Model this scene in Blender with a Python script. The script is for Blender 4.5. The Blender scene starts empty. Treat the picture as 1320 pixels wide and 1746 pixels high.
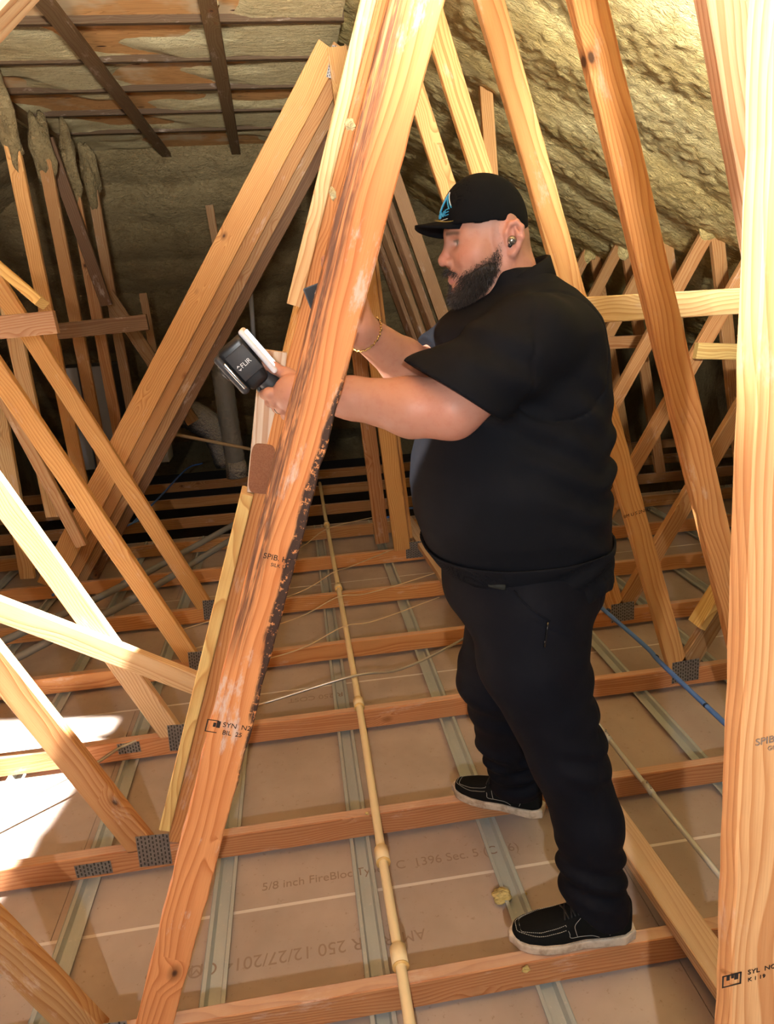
import bpy, bmesh, math, random
import numpy as np
from mathutils import Vector, Matrix
random.seed(7); np.random.seed(7)
S = bpy.context.scene
COL = S.collection
# ------------------------------------------------------------------ camera
F_PX, IW, IH = 1149.273, 1320, 1746
YAW, PITCH, ROLL, CAMZ = 0.120949, -0.314624, -0.0592845, 1.700189
_fw = Vector((math.sin(YAW)*math.cos(PITCH), math.cos(YAW)*math.cos(PITCH), math.sin(PITCH)))
_r0 = Vector((math.cos(YAW), -math.sin(YAW), 0)); _u0 = _r0.cross(_fw)
_rt = _r0*math.cos(ROLL) + _u0*math.sin(ROLL); _up = -_r0*math.sin(ROLL) + _u0*math.cos(ROLL)
cam = bpy.data.cameras.new('camera'); camo = bpy.data.objects.new('camera', cam); COL.objects.link(camo)
cam.sensor_fit = 'VERTICAL'; cam.sensor_height = 24.0; cam.lens = F_PX/IH*24.0
cam.clip_start = 0.02; cam.clip_end = 100
M = Matrix((( _rt.x, _up.x, -_fw.x, 0), (_rt.y, _up.y, -_fw.y, 0), (_rt.z, _up.z, -_fw.z, CAMZ), (0, 0, 0, 1)))
camo.matrix_world = M
S.camera = camo
# ------------------------------------------------------------------ light and exposure
S.view_settings.view_transform = 'Standard'; S.view_settings.look = 'None'
S.view_settings.gamma = 1.0; S.view_settings.use_curve_mapping = False
S.view_settings.exposure = 0.0
W = bpy.data.worlds.new('world'); S.world = W; W.use_nodes = True
W.node_tree.nodes['Background'].inputs[0].default_value = (0.75, 0.85, 1.0, 1)
W.node_tree.nodes['Background'].inputs[1].default_value = 0.20

def aim(o, tgt):
    d = Vector(tgt) - o.location
    o.rotation_euler = d.to_track_quat('-Z', 'Y').to_euler()
def lamp(name, kind, loc, power, color=(1, 1, 1), tgt=None, **kw):
    l = bpy.data.lights.new(name, kind); l.energy = power; l.color = color
    for k, v in kw.items(): setattr(l, k, v)
    o = bpy.data.objects.new(name, l); COL.objects.link(o); o.location = loc
    if tgt: aim(o, tgt)
    return o
# camera-side key: added light set back to flatten falloff, plus the small phone flash
lamp('added_key', 'POINT', (-0.10, -1.0, 1.88), 150, (1.0, 0.985, 0.96), shadow_soft_size=0.02)
lamp('phone_flash', 'POINT', (-0.045, 0.0, 1.745), 9, (1.0, 0.985, 0.96), shadow_soft_size=0.012)
# added fill spots brightening the roof's flat part and right slope, no real source
lamp('added_roof_fill', 'SPOT', (0.1, -1.3, 2.0), 2000, (1.0, 0.955, 0.88), (-0.4, 4.0, 4.7), spot_size=math.radians(64), spot_blend=0.9, shadow_soft_size=0.12)
lamp('added_roof_fill', 'SPOT', (0.3, -1.2, 2.0), 900, (1.0, 0.96, 0.87), (2.1, 4.0, 4.0), spot_size=math.radians(60), spot_blend=0.9, shadow_soft_size=0.12)
lamp('added_roof_fill', 'SPOT', (1.25, 0.85, 2.35), 560, (1.0, 0.96, 0.87), (2.15, 4.5, 2.5), spot_size=math.radians(64), spot_blend=0.8, shadow_soft_size=0.06)
# daylight shafts falling through roof openings on the left
SUNC = (1.0, 0.98, 0.95)
lamp('daylight_shaft', 'AREA', (-0.44, 1.66, 2.66), 250, SUNC, (-1.90, 1.90, 0.0), shape='RECTANGLE', size=2.15, size_y=1.42, spread=math.radians(2.0))
lamp('daylight_shaft', 'SPOT', (-1.6, 1.5, 2.6), 1150, SUNC, (-0.10, 1.65, 1.67), spot_size=math.radians(12), spot_blend=0.35, shadow_soft_size=0.01)
lamp('daylight_shaft', 'SPOT', (-0.75, 0.12, 3.0), 800, SUNC, (0.5, 0.68, 2.0), spot_size=math.radians(24), spot_blend=0.5, shadow_soft_size=0.03)

# ------------------------------------------------------------------ small helpers
def ray(x, y): return (x-IW/2)/F_PX*_rt - (y-IH/2)/F_PX*_up + _fw
CP = Vector((0, 0, CAMZ))
def at(x, y, Y):                       # point of the photograph's ray at real depth Y
    d = ray(x, y); return CP + d*(Y/d.y)
def atz(x, y, Z):
    d = ray(x, y); return CP + d*((Z-CAMZ)/d.z)

def tag(o, label=None, cat=None, group=None, kind=None):
    if label: o['label'] = label
    if cat: o['category'] = cat
    if group: o['group'] = group
    if kind: o['kind'] = kind
    return o
def empty(name, loc=(0, 0, 0)):
    o = bpy.data.objects.new(name, None); COL.objects.link(o); o.location = loc; o.empty_display_size = .1
    return o
def link(name, me, mat=None, parent=None, world=None):
    o = bpy.data.objects.new(name, me); COL.objects.link(o)
    if mat is not None:
        for m in (mat if isinstance(mat, (list, tuple)) else [mat]): me.materials.append(m)
    if world is not None: o.matrix_world = world
    if parent is not None:
        o.parent = parent
        o.matrix_parent_inverse = parent_mat(parent).inverted()
    return o
def parent_mat(p):
    m = p.matrix_basis.copy()
    if p.parent is not None: m = parent_mat(p.parent) @ p.matrix_parent_inverse @ m
    return m
def mesh(name, verts, faces, smooth=False):
    me = bpy.data.meshes.new(name); me.from_pydata([tuple(v) for v in verts], [], faces)
    if smooth: me.polygons.foreach_set('use_smooth', [True]*len(me.polygons))
    me.update(); return me
def obj(name, verts, faces, mat, parent=None, smooth=False, world=None):
    return link(name, mesh(name, verts, faces, smooth), mat, parent, world)

def box_vf(lo, hi):
    x0, y0, z0 = lo; x1, y1, z1 = hi
    v = [(x0,y0,z0),(x1,y0,z0),(x1,y1,z0),(x0,y1,z0),(x0,y0,z1),(x1,y0,z1),(x1,y1,z1),(x0,y1,z1)]
    f = [(0,3,2,1),(4,5,6,7),(0,1,5,4),(1,2,6,5),(2,3,7,6),(3,0,4,7)]
    return v, f
class MB:
    def __init__(s): s.v = []; s.f = []
    def add(s, v, f):
        n = len(s.v); s.v += [tuple(p) for p in v]; s.f += [tuple(i+n for i in q) for q in f]; return s
    def box(s, lo, hi): return s.add(*box_vf(lo, hi))
    def obox(s, c, ax, half):          # oriented box, ax = three unit vectors
        c = Vector(c); v = []
        for sx, sy, sz in ((-1,-1,-1),(1,-1,-1),(1,1,-1),(-1,1,-1),(-1,-1,1),(1,-1,1),(1,1,1),(-1,1,1)):
            v.append(c + Vector(ax[0])*sx*half[0] + Vector(ax[1])*sy*half[1] + Vector(ax[2])*sz*half[2])
        return s.add(v, [(0,3,2,1),(4,5,6,7),(0,1,5,4),(1,2,6,5),(2,3,7,6),(3,0,4,7)])
    def tube(s, pts, r, n=8, cap=True):
        pts = [Vector(p) for p in pts]; m = len(pts); rr = r if isinstance(r, (list, tuple)) else [r]*m
        v = []; f = []; prev = None
        for i, p in enumerate(pts):
            t = (pts[min(i+1, m-1)] - pts[max(i-1, 0)]).normalized()
            if prev is None:
                a = Vector((0, 0, 1)) if abs(t.z) < .9 else Vector((1, 0, 0))
                a = (a - t*a.dot(t)).normalized()
            else: a = (prev - t*prev.dot(t)).normalized()
            prev = a; b = t.cross(a)
            for k in range(n):
                an = 2*math.pi*k/n; v.append(p + (a*math.cos(an) + b*math.sin(an))*rr[i])
        for i in range(m-1):
            for k in range(n):
                k2 = (k+1) % n; f.append((i*n+k, i*n+k2, (i+1)*n+k2, (i+1)*n+k))
        if cap: f.append(tuple(range(n-1, -1, -1))); f.append(tuple((m-1)*n+k for k in range(n)))
        return s.add(v, f)
    def obj(s, name, mat, parent=None, smooth=False): return obj(name, s.v, s.f, mat, parent, smooth)
def spline(pts, n=8):                  # Catmull-Rom through the points
    P = [Vector(p) for p in pts]; P = [2*P[0]-P[1]] + P + [2*P[-1]-P[-2]]; out = []
    for i in range(1, len(P)-2):
        for k in range(n):
            t = k/n; a, b, c, d = P[i-1], P[i], P[i+1], P[i+2]
            out.append(.5*((2*b) + (c-a)*t + (2*a-5*b+4*c-d)*t*t + (3*b-a-3*c+d)*t**3))
    out.append(P[-2]); return out
def rbox(half, bev=.01, seg=3, taper=None):   # rounded box mesh in local coordinates
    bm = bmesh.new(); bmesh.ops.create_cube(bm, size=2)
    for v in bm.verts:
        v.co = Vector((v.co.x*half[0], v.co.y*half[1], v.co.z*half[2]))
        if taper: v.co = taper(v.co)
    bmesh.ops.bevel(bm, geom=bm.edges[:], offset=bev, segments=seg, profile=.5, affect='EDGES')
    me = bpy.data.meshes.new('rounded'); bm.to_mesh(me); bm.free()
    me.polygons.foreach_set('use_smooth', [True]*len(me.polygons)); me.update(); return me
def text(name, s, size, mat, parent, origin, xdir, ydir, thick=.0003, align='LEFT'):
    cu = bpy.data.curves.new(name, 'FONT'); cu.body = s; cu.size = size; cu.extrude = thick; cu.align_x = align
    tmp = bpy.data.objects.new(name, cu); COL.objects.link(tmp)
    me = bpy.data.meshes.new_from_object(tmp.evaluated_get(bpy.context.evaluated_depsgraph_get()))
    bpy.data.objects.remove(tmp); bpy.data.curves.remove(cu)
    x = Vector(xdir).normalized(); y = Vector(ydir); y = (y - x*y.dot(x)).normalized(); z = x.cross(y)
    o = Vector(origin); me.transform(Matrix(((x.x,y.x,z.x,o.x),(x.y,y.y,z.y,o.y),(x.z,y.z,z.z,o.z),(0,0,0,1))))
    me.materials.clear(); return link(name, me, mat, parent)

# ------------------------------------------------------------------ materials
class NT:
    def __init__(s, name, rough=.6, spec=.3, metal=0.0):
        s.m = bpy.data.materials.new(name); s.m.use_nodes = True; s.t = s.m.node_tree; s.n = s.t.nodes
        s.b = s.n['Principled BSDF']; s.b.inputs['Roughness'].default_value = rough
        s.b.inputs['Specular IOR Level'].default_value = spec; s.b.inputs['Metallic'].default_value = metal
    def set(s, inp, v):
        if isinstance(v, bpy.types.NodeSocket): s.t.links.new(v, inp)
        elif v is not None:
            try: inp.default_value = v
            except Exception: inp.default_value = (v, v, v)
    def math(s, op, a, b=None, c=None, clamp=False):
        n = s.n.new('ShaderNodeMath'); n.operation = op; n.use_clamp = clamp
        s.set(n.inputs[0], a); s.set(n.inputs[1], b); s.set(n.inputs[2], c); return n.outputs[0]
    def vmath(s, op, a, b=None):
        n = s.n.new('ShaderNodeVectorMath'); n.operation = op
        s.set(n.inputs[0], a); s.set(n.inputs[1], b); return n.outputs[0]
    def objco(s): return s.n.new('ShaderNodeTexCoord').outputs['Object']
    def geo(s): return s.n.new('ShaderNodeNewGeometry').outputs['Position']
    def rnd(s): return s.n.new('ShaderNodeObjectInfo').outputs['Random']
    def ocol(s): return s.n.new('ShaderNodeObjectInfo').outputs['Color']
    def noise(s, v, scale, det=3, rough=.5, dist=0):
        n = s.n.new('ShaderNodeTexNoise'); s.set(n.inputs['Vector'], v); n.inputs['Scale'].default_value = scale
        n.inputs['Detail'].default_value = det; n.inputs['Roughness'].default_value = rough; n.inputs['Distortion'].default_value = dist
        return n.outputs['Fac']
    def voro(s, v, scale, out='Distance', feat='F1', dim='3D'):
        n = s.n.new('ShaderNodeTexVoronoi'); n.voronoi_dimensions = dim; n.feature = feat
        s.set(n.inputs['Vector'], v); n.inputs['Scale'].default_value = scale; return n.outputs[out]
    def ramp(s, x, a, b):              # smooth 0..1 between a and b
        n = s.n.new('ShaderNodeMapRange'); n.interpolation_type = 'SMOOTHSTEP'
        s.set(n.inputs[0], x); n.inputs[1].default_value = a; n.inputs[2].default_value = b; return n.outputs[0]
    def mix(s, f, a, b, mode='MIX'):
        n = s.n.new('ShaderNodeMix'); n.data_type = 'RGBA'; n.blend_type = mode
        s.set(n.inputs[0], f)
        for i, v in ((6, a), (7, b)):
            if isinstance(v, bpy.types.NodeSocket): s.t.links.new(v, n.inputs[i])
            else: n.inputs[i].default_value = tuple(v) + (1,) if len(v) == 3 else v
        return n.outputs[2]
    def sep(s, v):
        n = s.n.new('ShaderNodeSeparateXYZ'); s.set(n.inputs[0], v); return n.outputs
    def comb(s, x, y, z):
        n = s.n.new('ShaderNodeCombineXYZ'); s.set(n.inputs[0], x); s.set(n.inputs[1], y); s.set(n.inputs[2], z); return n.outputs[0]
    def attr(s, name):
        n = s.n.new('ShaderNodeAttribute'); n.attribute_name = name; return n.outputs['Color']
    def color(s, c):
        if isinstance(c, bpy.types.NodeSocket): s.t.links.new(c, s.b.inputs['Base Color'])
        else: s.b.inputs['Base Color'].default_value = tuple(c) + (1,)
    def bump(s, h, strength=.3, dist=.002):
        n = s.n.new('ShaderNodeBump'); n.inputs['Strength'].default_value = strength; n.inputs['Distance'].default_value = dist
        s.set(n.inputs['Height'], h); s.t.links.new(n.outputs[0], s.b.inputs['Normal'])
def flat(name, c, rough=.6, spec=.3, metal=0.0):
    m = NT(name, rough, spec, metal); m.color(c); return m.m

def wood_material(name, stain=0.0, smudge=.35):
    m = NT(name, .62, .25)
    p = m.objco(); rnd = m.rnd(); x, y, z = m.sep(p)
    off = m.math('MULTIPLY', rnd, 57.0)
    xo = m.math('ADD', x, off)
    # knots: sparse cells on the stretched board
    kv = m.comb(m.math('MULTIPLY', xo, 5.5), m.math('MULTIPLY', m.math('ADD', y, m.math('MULTIPLY', z, .6)), 9.0), off)
    kd = m.voro(kv, 1.0)
    kcol = m.sep(m.voro(kv, 1.0, 'Color'))[0]
    kon = m.math('GREATER_THAN', kcol, .80)
    kn = m.math('MULTIPLY', m.ramp(kd, .50, .05), kon)
    low = m.noise(m.comb(m.math('MULTIPLY', xo, 1.5), m.math('MULTIPLY', y, 5.0), m.math('MULTIPLY', z, 5.0)), 1.0, 2)
    yy = m.math('ADD', m.math('ADD', y, m.math('MULTIPLY', m.math('SUBTRACT', rnd, .5), .11)), m.math('MULTIPLY', m.math('SUBTRACT', low, .5), .12))
    zz = m.math('ADD', z, m.math('ADD', m.math('MULTIPLY', m.math('FRACT', m.math('MULTIPLY', rnd, 13.7)), .05), .02))
    r = m.math('SQRT', m.math('ADD', m.math('MULTIPLY', yy, yy), m.math('MULTIPLY', zz, zz)))
    r = m.math('ADD', r, m.math('MULTIPLY', kn, .022))
    fr = m.math('FRACT', m.math('MULTIPLY', r, 92.0))
    ring = m.math('MULTIPLY', m.math('POWER', fr, 2.2), m.ramp(fr, 1.0, .9))
    fine = m.noise(m.comb(m.math('MULTIPLY', xo, 9.0), m.math('MULTIPLY', y, 420.0), m.math('MULTIPLY', z, 420.0)), 1.0, 2)
    base = m.ocol()
    dark = m.mix(1.0, base, (.58, .33, .18), 'MULTIPLY')
    c = m.mix(m.math('MULTIPLY', ring, .85), base, dark)
    c = m.mix(m.math('MULTIPLY', m.ramp(fine, .35, .75), .22), c, dark)
    patch = m.noise(m.comb(m.math('MULTIPLY', xo, 2.3), m.math('MULTIPLY', y, 9.0), m.math('MULTIPLY', z, 9.0)), 1.0, 4, .6)
    c = m.mix(m.math('MULTIPLY', m.ramp(patch, .45, .8), .35), c, m.mix(1.0, base, (.7, .5, .36), 'MULTIPLY'))
    core = m.math('MULTIPLY', m.ramp(kd, .10, .055), kon)
    c = m.mix(m.math('MULTIPLY', m.ramp(kd, .22, .08), m.math('MULTIPLY', kon, .65)), c, (.20, .075, .022))
    c = m.mix(m.math('MULTIPLY', core, .85), c, (.035, .015, .008))
    if smudge:
        sm = m.noise(m.comb(m.math('MULTIPLY', xo, 5.0), m.math('MULTIPLY', y, 16.0), m.math('MULTIPLY', z, 16.0)), 1.0, 6, .72)
        c = m.mix(m.math('MULTIPLY', m.ramp(sm, .58, .72), smudge), c, (.72, .60, .52))
    nz = m.sep(m.n.new('ShaderNodeNewGeometry').outputs['True Normal'])[2]   # settled dust on flat upper sides
    du = m.noise(p, 14.0, 4, .65)
    c = m.mix(m.math('MULTIPLY', m.ramp(nz, .80, .97), m.math('ADD', m.math('MULTIPLY', du, .4), .25)), c, (.56, .44, .36))
    if stain:                          # black mould along both edges of the board
        e = m.noise(m.comb(m.math('MULTIPLY', x, 2.2), m.math('MULTIPLY', y, 3.0), off), 1.0, 4, .65)
        e2 = m.noise(p, 75.0, 5, .75); e3 = m.noise(m.comb(m.math('MULTIPLY', x, 8.0), m.math('MULTIPLY', y, 55.0), z), 1.0, 4, .7)
        yj = m.math('ADD', m.math('MULTIPLY', m.math('SUBTRACT', e, .5), .10), m.math('MULTIPLY', m.math('SUBTRACT', e3, .5), .02))
        rt = m.ramp(m.math('ADD', y, yj), .026, .034)
        rt = m.math('MULTIPLY', rt, m.math('MULTIPLY', m.math('MULTIPLY', m.ramp(x, .12, .02), m.ramp(x, -1.05, -.85)), m.ramp(e2, .36, .46)))
        lf = m.ramp(m.math('ADD', y, m.math('MULTIPLY', m.math('SUBTRACT', e3, .5), .035)), -.006, -.026)
        st = m.noise(m.comb(m.math('MULTIPLY', x, 4.0), m.math('MULTIPLY', y, 130.0), z), 1.0, 4, .7)
        lf = m.math('MULTIPLY', lf, m.math('MULTIPLY', m.ramp(x, -.62, -.45), m.math('MULTIPLY', m.ramp(st, .34, .56), m.ramp(e3, .28, .5))))
        c = m.mix(m.math('MULTIPLY', lf, .85), c, (.075, .038, .028))
        c = m.mix(m.math('MULTIPLY', rt, .95), c, (.020, .014, .014))
    m.color(c)
    m.bump(m.math('ADD', m.math('MULTIPLY', fine, .6), m.math('MULTIPLY', ring, .5)), .35, .0012)
    return m.m
WOOD = wood_material('pine_lumber'); WOODS = wood_material('stained_pine_lumber', 1.0, .75); WOODC = wood_material('clean_pine_lumber', 0, 0)
def plate_material():
    m = NT('galvanised_plate', .42, .5, .75); p = m.objco()
    n = m.noise(p, 45, 4, .6); m.color(m.mix(n, (.20, .19, .18), (.42, .41, .40))); return m.m
PLATE = plate_material(); SLOT = flat('plate_slot', (.05, .045, .04), .8)
def galv(name, a, b):
    m = NT(name, .40, .5, .25); p = m.geo()
    n = m.noise(m.vmath('MULTIPLY', p, (1, .25, 1)), 26, 5, .65); s = m.ramp(m.noise(p, 90, 2), .64, .72)
    c = m.mix(n, a, b); c = m.mix(m.math('MULTIPLY', s, .4), c, (.62, .58, .52)); m.color(c); return m.m
GALV = galv('galvanised_channel', (.36, .39, .375), (.48, .51, .49)); EMT = galv('galvanised_conduit', (.48, .48, .45), (.62, .62, .58))
def foam_material(name, a, b, d):
    m = NT(name, .55, .35); p = m.geo()
    q = m.vmath('MULTIPLY', p, (.75, 1.7, .95))
    n = m.noise(q, 1.6, 5, .55); c = m.mix(m.ramp(n, .35, .7), a, b)
    n2 = m.noise(q, 6.0, 4, .6); c = m.mix(m.math('MULTIPLY', m.ramp(n2, .5, .75), .7), c, d)
    v = m.voro(m.vmath('ADD', q, (.3, .2, .1)), 22.0, 'Distance', 'SMOOTH_F1'); n3 = m.noise(q, 38, 5, .6, 1.4)
    h = m.math('ADD', m.math('MULTIPLY', v, .5), n3)
    c = m.mix(m.math('MULTIPLY', m.ramp(n3, .46, .30), .6), c, m.mix(1.0, c, (.40, .31, .18), 'MULTIPLY'))  # hollows of the bump darkened, crevice shade put into the colour
    m.color(c); m.bump(h, 1.0, .028); return m.m
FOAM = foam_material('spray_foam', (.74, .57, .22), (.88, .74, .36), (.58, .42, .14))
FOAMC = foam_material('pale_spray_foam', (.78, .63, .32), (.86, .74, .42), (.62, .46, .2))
FOAMW = foam_material('shaded_spray_foam', (.29, .215, .10), (.38, .29, .145), (.19, .125, .05))  # darkened foam, dimness of the back and left put into its colour
def plywood():
    m = NT('plywood_sheathing', .7, .2); p = m.geo(); x, y, z = m.sep(p)
    q = m.comb(m.math('MULTIPLY', x, 1.3), m.math('MULTIPLY', y, 9.0), z)
    n = m.noise(q, 1.0, 3, .5, .6); fr = m.math('FRACT', m.math('MULTIPLY', n, 16.0))
    c = m.mix(m.math('POWER', fr, 2.0), (.76, .42, .16), (.54, .26, .085))
    n2 = m.noise(p, 2.3, 4, .6); c = m.mix(m.math('MULTIPLY', m.ramp(n2, .48, .66), .8), c, (.78, .64, .40))
    k = m.voro(m.comb(m.math('MULTIPLY', x, 3.2), m.math('MULTIPLY', y, 9.0), 0), 1.0); c = m.mix(m.ramp(k, .12, .07), c, (.10, .04, .02))
    m.color(c); return m.m
PLY = plywood()
def drywall():
    m = NT('gypsum_paper', .85, .12); p = m.geo()
    n = m.noise(p, 2.1, 5, .6); c = m.mix(m.ramp(n, .3, .7), (.34, .268, .222), (.43, .345, .292))
    n2 = m.noise(p, 60, 3, .7); c = m.mix(m.math('MULTIPLY', m.ramp(n2, .62, .72), .5), c, (.24, .16, .11))
    n3 = m.noise(p, 0.9, 4, .6); c = m.mix(m.math('MULTIPLY', m.ramp(n3, .52, .68), .35), c, (.30, .22, .165))
    m.color(c); return m.m
GYP = drywall()
TAPE = flat('white_joint_compound', (.62, .55, .49), .8); INK = flat('black_ink', (.025, .018, .015), .8); GINK = flat('grey_print', (.27, .195, .145), .9)
# ------------------------------------------------------------------ lumber
_pr = {}
TINT = dict(orange=(.64, .31, .115), gold=(.69, .40, .145), pale=(.76, .55, .29), brown=(.46, .25, .10), yellow=(.78, .58, .22),
            pink=(.74, .44, .25), dull=(.38, .23, .11), dark=(.17, .10, .05), red=(.58, .285, .125), hero=(.86, .38, .14))
def tint(o, c, j=.10):
    r = random.uniform(1-j, 1+j); b = TINT[c] if isinstance(c, str) else c
    o.color = (min(b[0]*r, .95), min(b[1]*r*random.uniform(.97, 1.03), .95), b[2]*r, 1); return o
def lumber_mesh(L, w, t, seg=1, rough=0.0, seed=0):
    c = .0028; a, b = w/2, t/2; rs = random.Random(seed)
    prof = [(-a+c, -b), (a-c, -b), (a, -b+c), (a, b-c), (a-c, b), (-a+c, b), (-a, b-c), (-a, -b+c)]
    v = []; f = []
    for i in range(seg+1):
        x = -L/2 + L*i/seg
        jy = [rs.gauss(0, rough) for _ in range(2)]
        for (y, z) in prof: v.append((x, y + (jy[0] if y < 0 else jy[1]), z))
    for i in range(seg):
        for k in range(8):
            k2 = (k+1) % 8; f.append((i*8+k, (i+1)*8+k, (i+1)*8+k2, i*8+k2))
    f.append(tuple(range(8))); f.append(tuple(seg*8+k for k in range(7, -1, -1)))
    return mesh('lumber', v, f)
def beam(name, parent, A, B, w=.089, t=.038, col='gold', mat=None, side=(0, 1, 0), seg=1, rough=0.0, key=None):
    """2x4 from A to B; 'side' is the direction of its thickness t"""
    A = Vector(A); B = Vector(B); x = (B-A); L = x.length; x.normalize()
    z = Vector(side); z = (z - x*z.dot(x)).normalized(); y = z.cross(x)
    me = lumber_mesh(L, w, t, seg, rough, len(_pr)+3); _pr[len(_pr)] = 1
    c = (A+B)/2
    o = link(name, me, mat or WOOD, parent, Matrix(((x.x,y.x,z.x,c.x),(x.y,y.y,z.y,c.y),(x.z,y.z,z.z,c.z),(0,0,0,1))))
    return tint(o, col)
def nail_plate(parent, c, w, h, yf, ang=0.0):
    """toothed connector plate on the front face of a truss, at (x,z)=c"""
    mb_v, mb_f = box_vf((-w/2, -.0012, -h/2), (w/2, 0, h/2)); mi = [0]*6
    mb = MB(); mb.add(mb_v, mb_f)
    nx = max(3, int(w/.011)); nz = max(3, int(h/.016))
    for i in range(nx):
        for j in range(nz):
            x = -w/2 + (i+.5)*w/nx; z = -h/2 + (j+.5)*h/nz + (.004 if i % 2 else -.002)
            mb.box((x-.0022, -.0021, z-.0052), (x+.0022, -.0011, z+.0050)); mi += [1]*6
    me = mesh('nail_plate', mb.v, mb.f); me.materials.append(PLATE); me.materials.append(SLOT)
    me.polygons.foreach_set('material_index', mi)
    o = link('nail_plate', me, None, parent, Matrix.Translation((c[0], yf-.0002, c[1])) @ Matrix.Rotation(ang, 4, 'Y'))
    return o
DY = .6096
def Yf(k): return 1.271 + DY*(k-1)
NL, NR = -.60, 1.61
XC0, XC1 = -3.6, 4.4
ORD = ['nearest', 'second', 'third', 'fourth', 'fifth', 'sixth', 'seventh', 'eighth', 'ninth', 'tenth', 'eleventh']
trusses = {}
def truss(k, label):
    y = Yf(k) + .019
    t = tag(empty('roof_truss', (0, y, 0)), label, 'roof truss', 'roof trusses in a row')
    trusses[k] = t
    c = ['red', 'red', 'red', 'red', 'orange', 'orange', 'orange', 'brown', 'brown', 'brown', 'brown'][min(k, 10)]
    beam('bottom_chord', t, (XC0, y, -.0445), (XC1, y, -.0445), col=c)
    return t, y
labs = {0: 'truss nearest the camera with the bright tall upright at the right edge',
 1: 'truss whose stained orange web board leans across the middle of the photo',
 2: 'truss whose bottom board carries the man\'s far black shoe',
 3: 'truss carrying the horizontal brace behind the man\'s back at shoulder height',
 4: 'fourth truss, its web foot plated just right of the man\'s hip',
 5: 'fifth truss, left web passing in front of the triple diagonal beam',
 6: 'girder truss with a tripled diagonal beam rising to the roof edge',
 7: 'truss just beyond the tripled girder with the leftmost far upright',
 8: 'second truss beyond the tripled girder, foam-topped upright at left',
 9: 'third truss beyond the girder, in the dark back of the attic',
 10: 'last truss before the far foam wall'}
APX = .575
for k in range(0, 11):
    t, y = truss(k, labs[k])
    if k == 0:
        a, b = Vector((.676, y, -.03)), Vector((.443, y, 3.05))
        beam('web', t, at(-155, 45, y), at(45, -180, y), col='pale')
        o = beam('web', t, a, b, w=.14, col=(.80, .45, .20), mat=WOOD, seg=60, rough=.0008); POST0 = o
        continue
    rc = {1: 'pink', 2: 'orange', 3: 'gold', 4: 'gold', 5: 'gold'}.get(k, (.27, .155, .07))  # far webs get a darkened tint, the back's shade put into colour
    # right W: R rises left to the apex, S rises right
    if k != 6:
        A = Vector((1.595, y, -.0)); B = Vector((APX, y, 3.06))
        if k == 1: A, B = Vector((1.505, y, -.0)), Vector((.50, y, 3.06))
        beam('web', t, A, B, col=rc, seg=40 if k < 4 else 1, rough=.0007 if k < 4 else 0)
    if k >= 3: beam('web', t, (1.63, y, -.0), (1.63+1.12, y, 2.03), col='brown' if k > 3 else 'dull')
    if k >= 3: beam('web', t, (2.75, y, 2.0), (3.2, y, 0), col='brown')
    if 1 <= k <= 5:
        if k == 1:
            o = beam('web', t, (-.515, y, -.03), (APX, y, 3.06), col='hero', mat=WOODS, seg=80, rough=.0011); B1 = o
        else: beam('web', t, (-.525, y, 0), (APX, y, 3.06), col='orange' if k == 2 else 'gold')
        beam('web', t, (-.655, y, 0), (-1.90, y, 3.06), col={1: 'brown', 2: 'brown', 3: 'pale', 4: 'gold', 5: 'gold'}[k])
        nail_plate(t, (-.615, -.012), .105, .125, y-.019, .05)
        if k == 2: nail_plate(t, (-.815, -.052), .115, .05, y-.019)
        if k == 4: nail_plate(t, (-.80, -.03), .14, .07, y-.019)
        if k == 3: nail_plate(t, (-.83, -.03), .09, .05, y-.019)
    nail_plate(t, (1.625, -.012), .13, .11, y-.019, -.05)
    if k >= 7:
        zt = 2.72
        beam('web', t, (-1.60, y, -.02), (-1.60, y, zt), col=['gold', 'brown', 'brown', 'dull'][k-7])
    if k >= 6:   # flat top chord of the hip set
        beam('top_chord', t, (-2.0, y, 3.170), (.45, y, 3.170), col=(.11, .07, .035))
# girder truss: three plies of a diagonal and three plies of an upright
t6 = trusses[6]; y6 = Yf(6)+.019
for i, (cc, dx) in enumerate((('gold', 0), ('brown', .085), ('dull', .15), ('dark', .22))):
    yy = y6 + i*.0395
    beam('diagonal_ply', t6, (-1.735+dx, yy, 0), (.36+dx, yy, 3.0), w=.14, col=cc)
for i, (cc, dx, dz) in enumerate((('gold', .0, .0), ('brown', .014, .0), ('gold', .035, .05))):
    yy = y6 + i*.0395 - .01
    beam('upright_ply', t6, (.615+dx, yy, dz), (.40+dx, yy, 3.0), w=.11, col=cc)
beam('upright_ply', t6, (.50, y6+.16, 0.0), (.33, y6+.16, 3.0), w=.10, col='brown')
beam('web', t6, at(822, 60, y6), at(840, 330, y6), w=.075, col='gold')
nail_plate(t6, (.70, -.01), .12, .12, y6-.019)
nail_plate(t6, (.40, 2.92), .10, .16, y6-.019, .3)
beam('web', t6, at(10, 500, y6), at(92, 880, y6), col='pale')
beam('web', t6, at(-4, 690, y6), at(48, 985, y6), col='pale')
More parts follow.
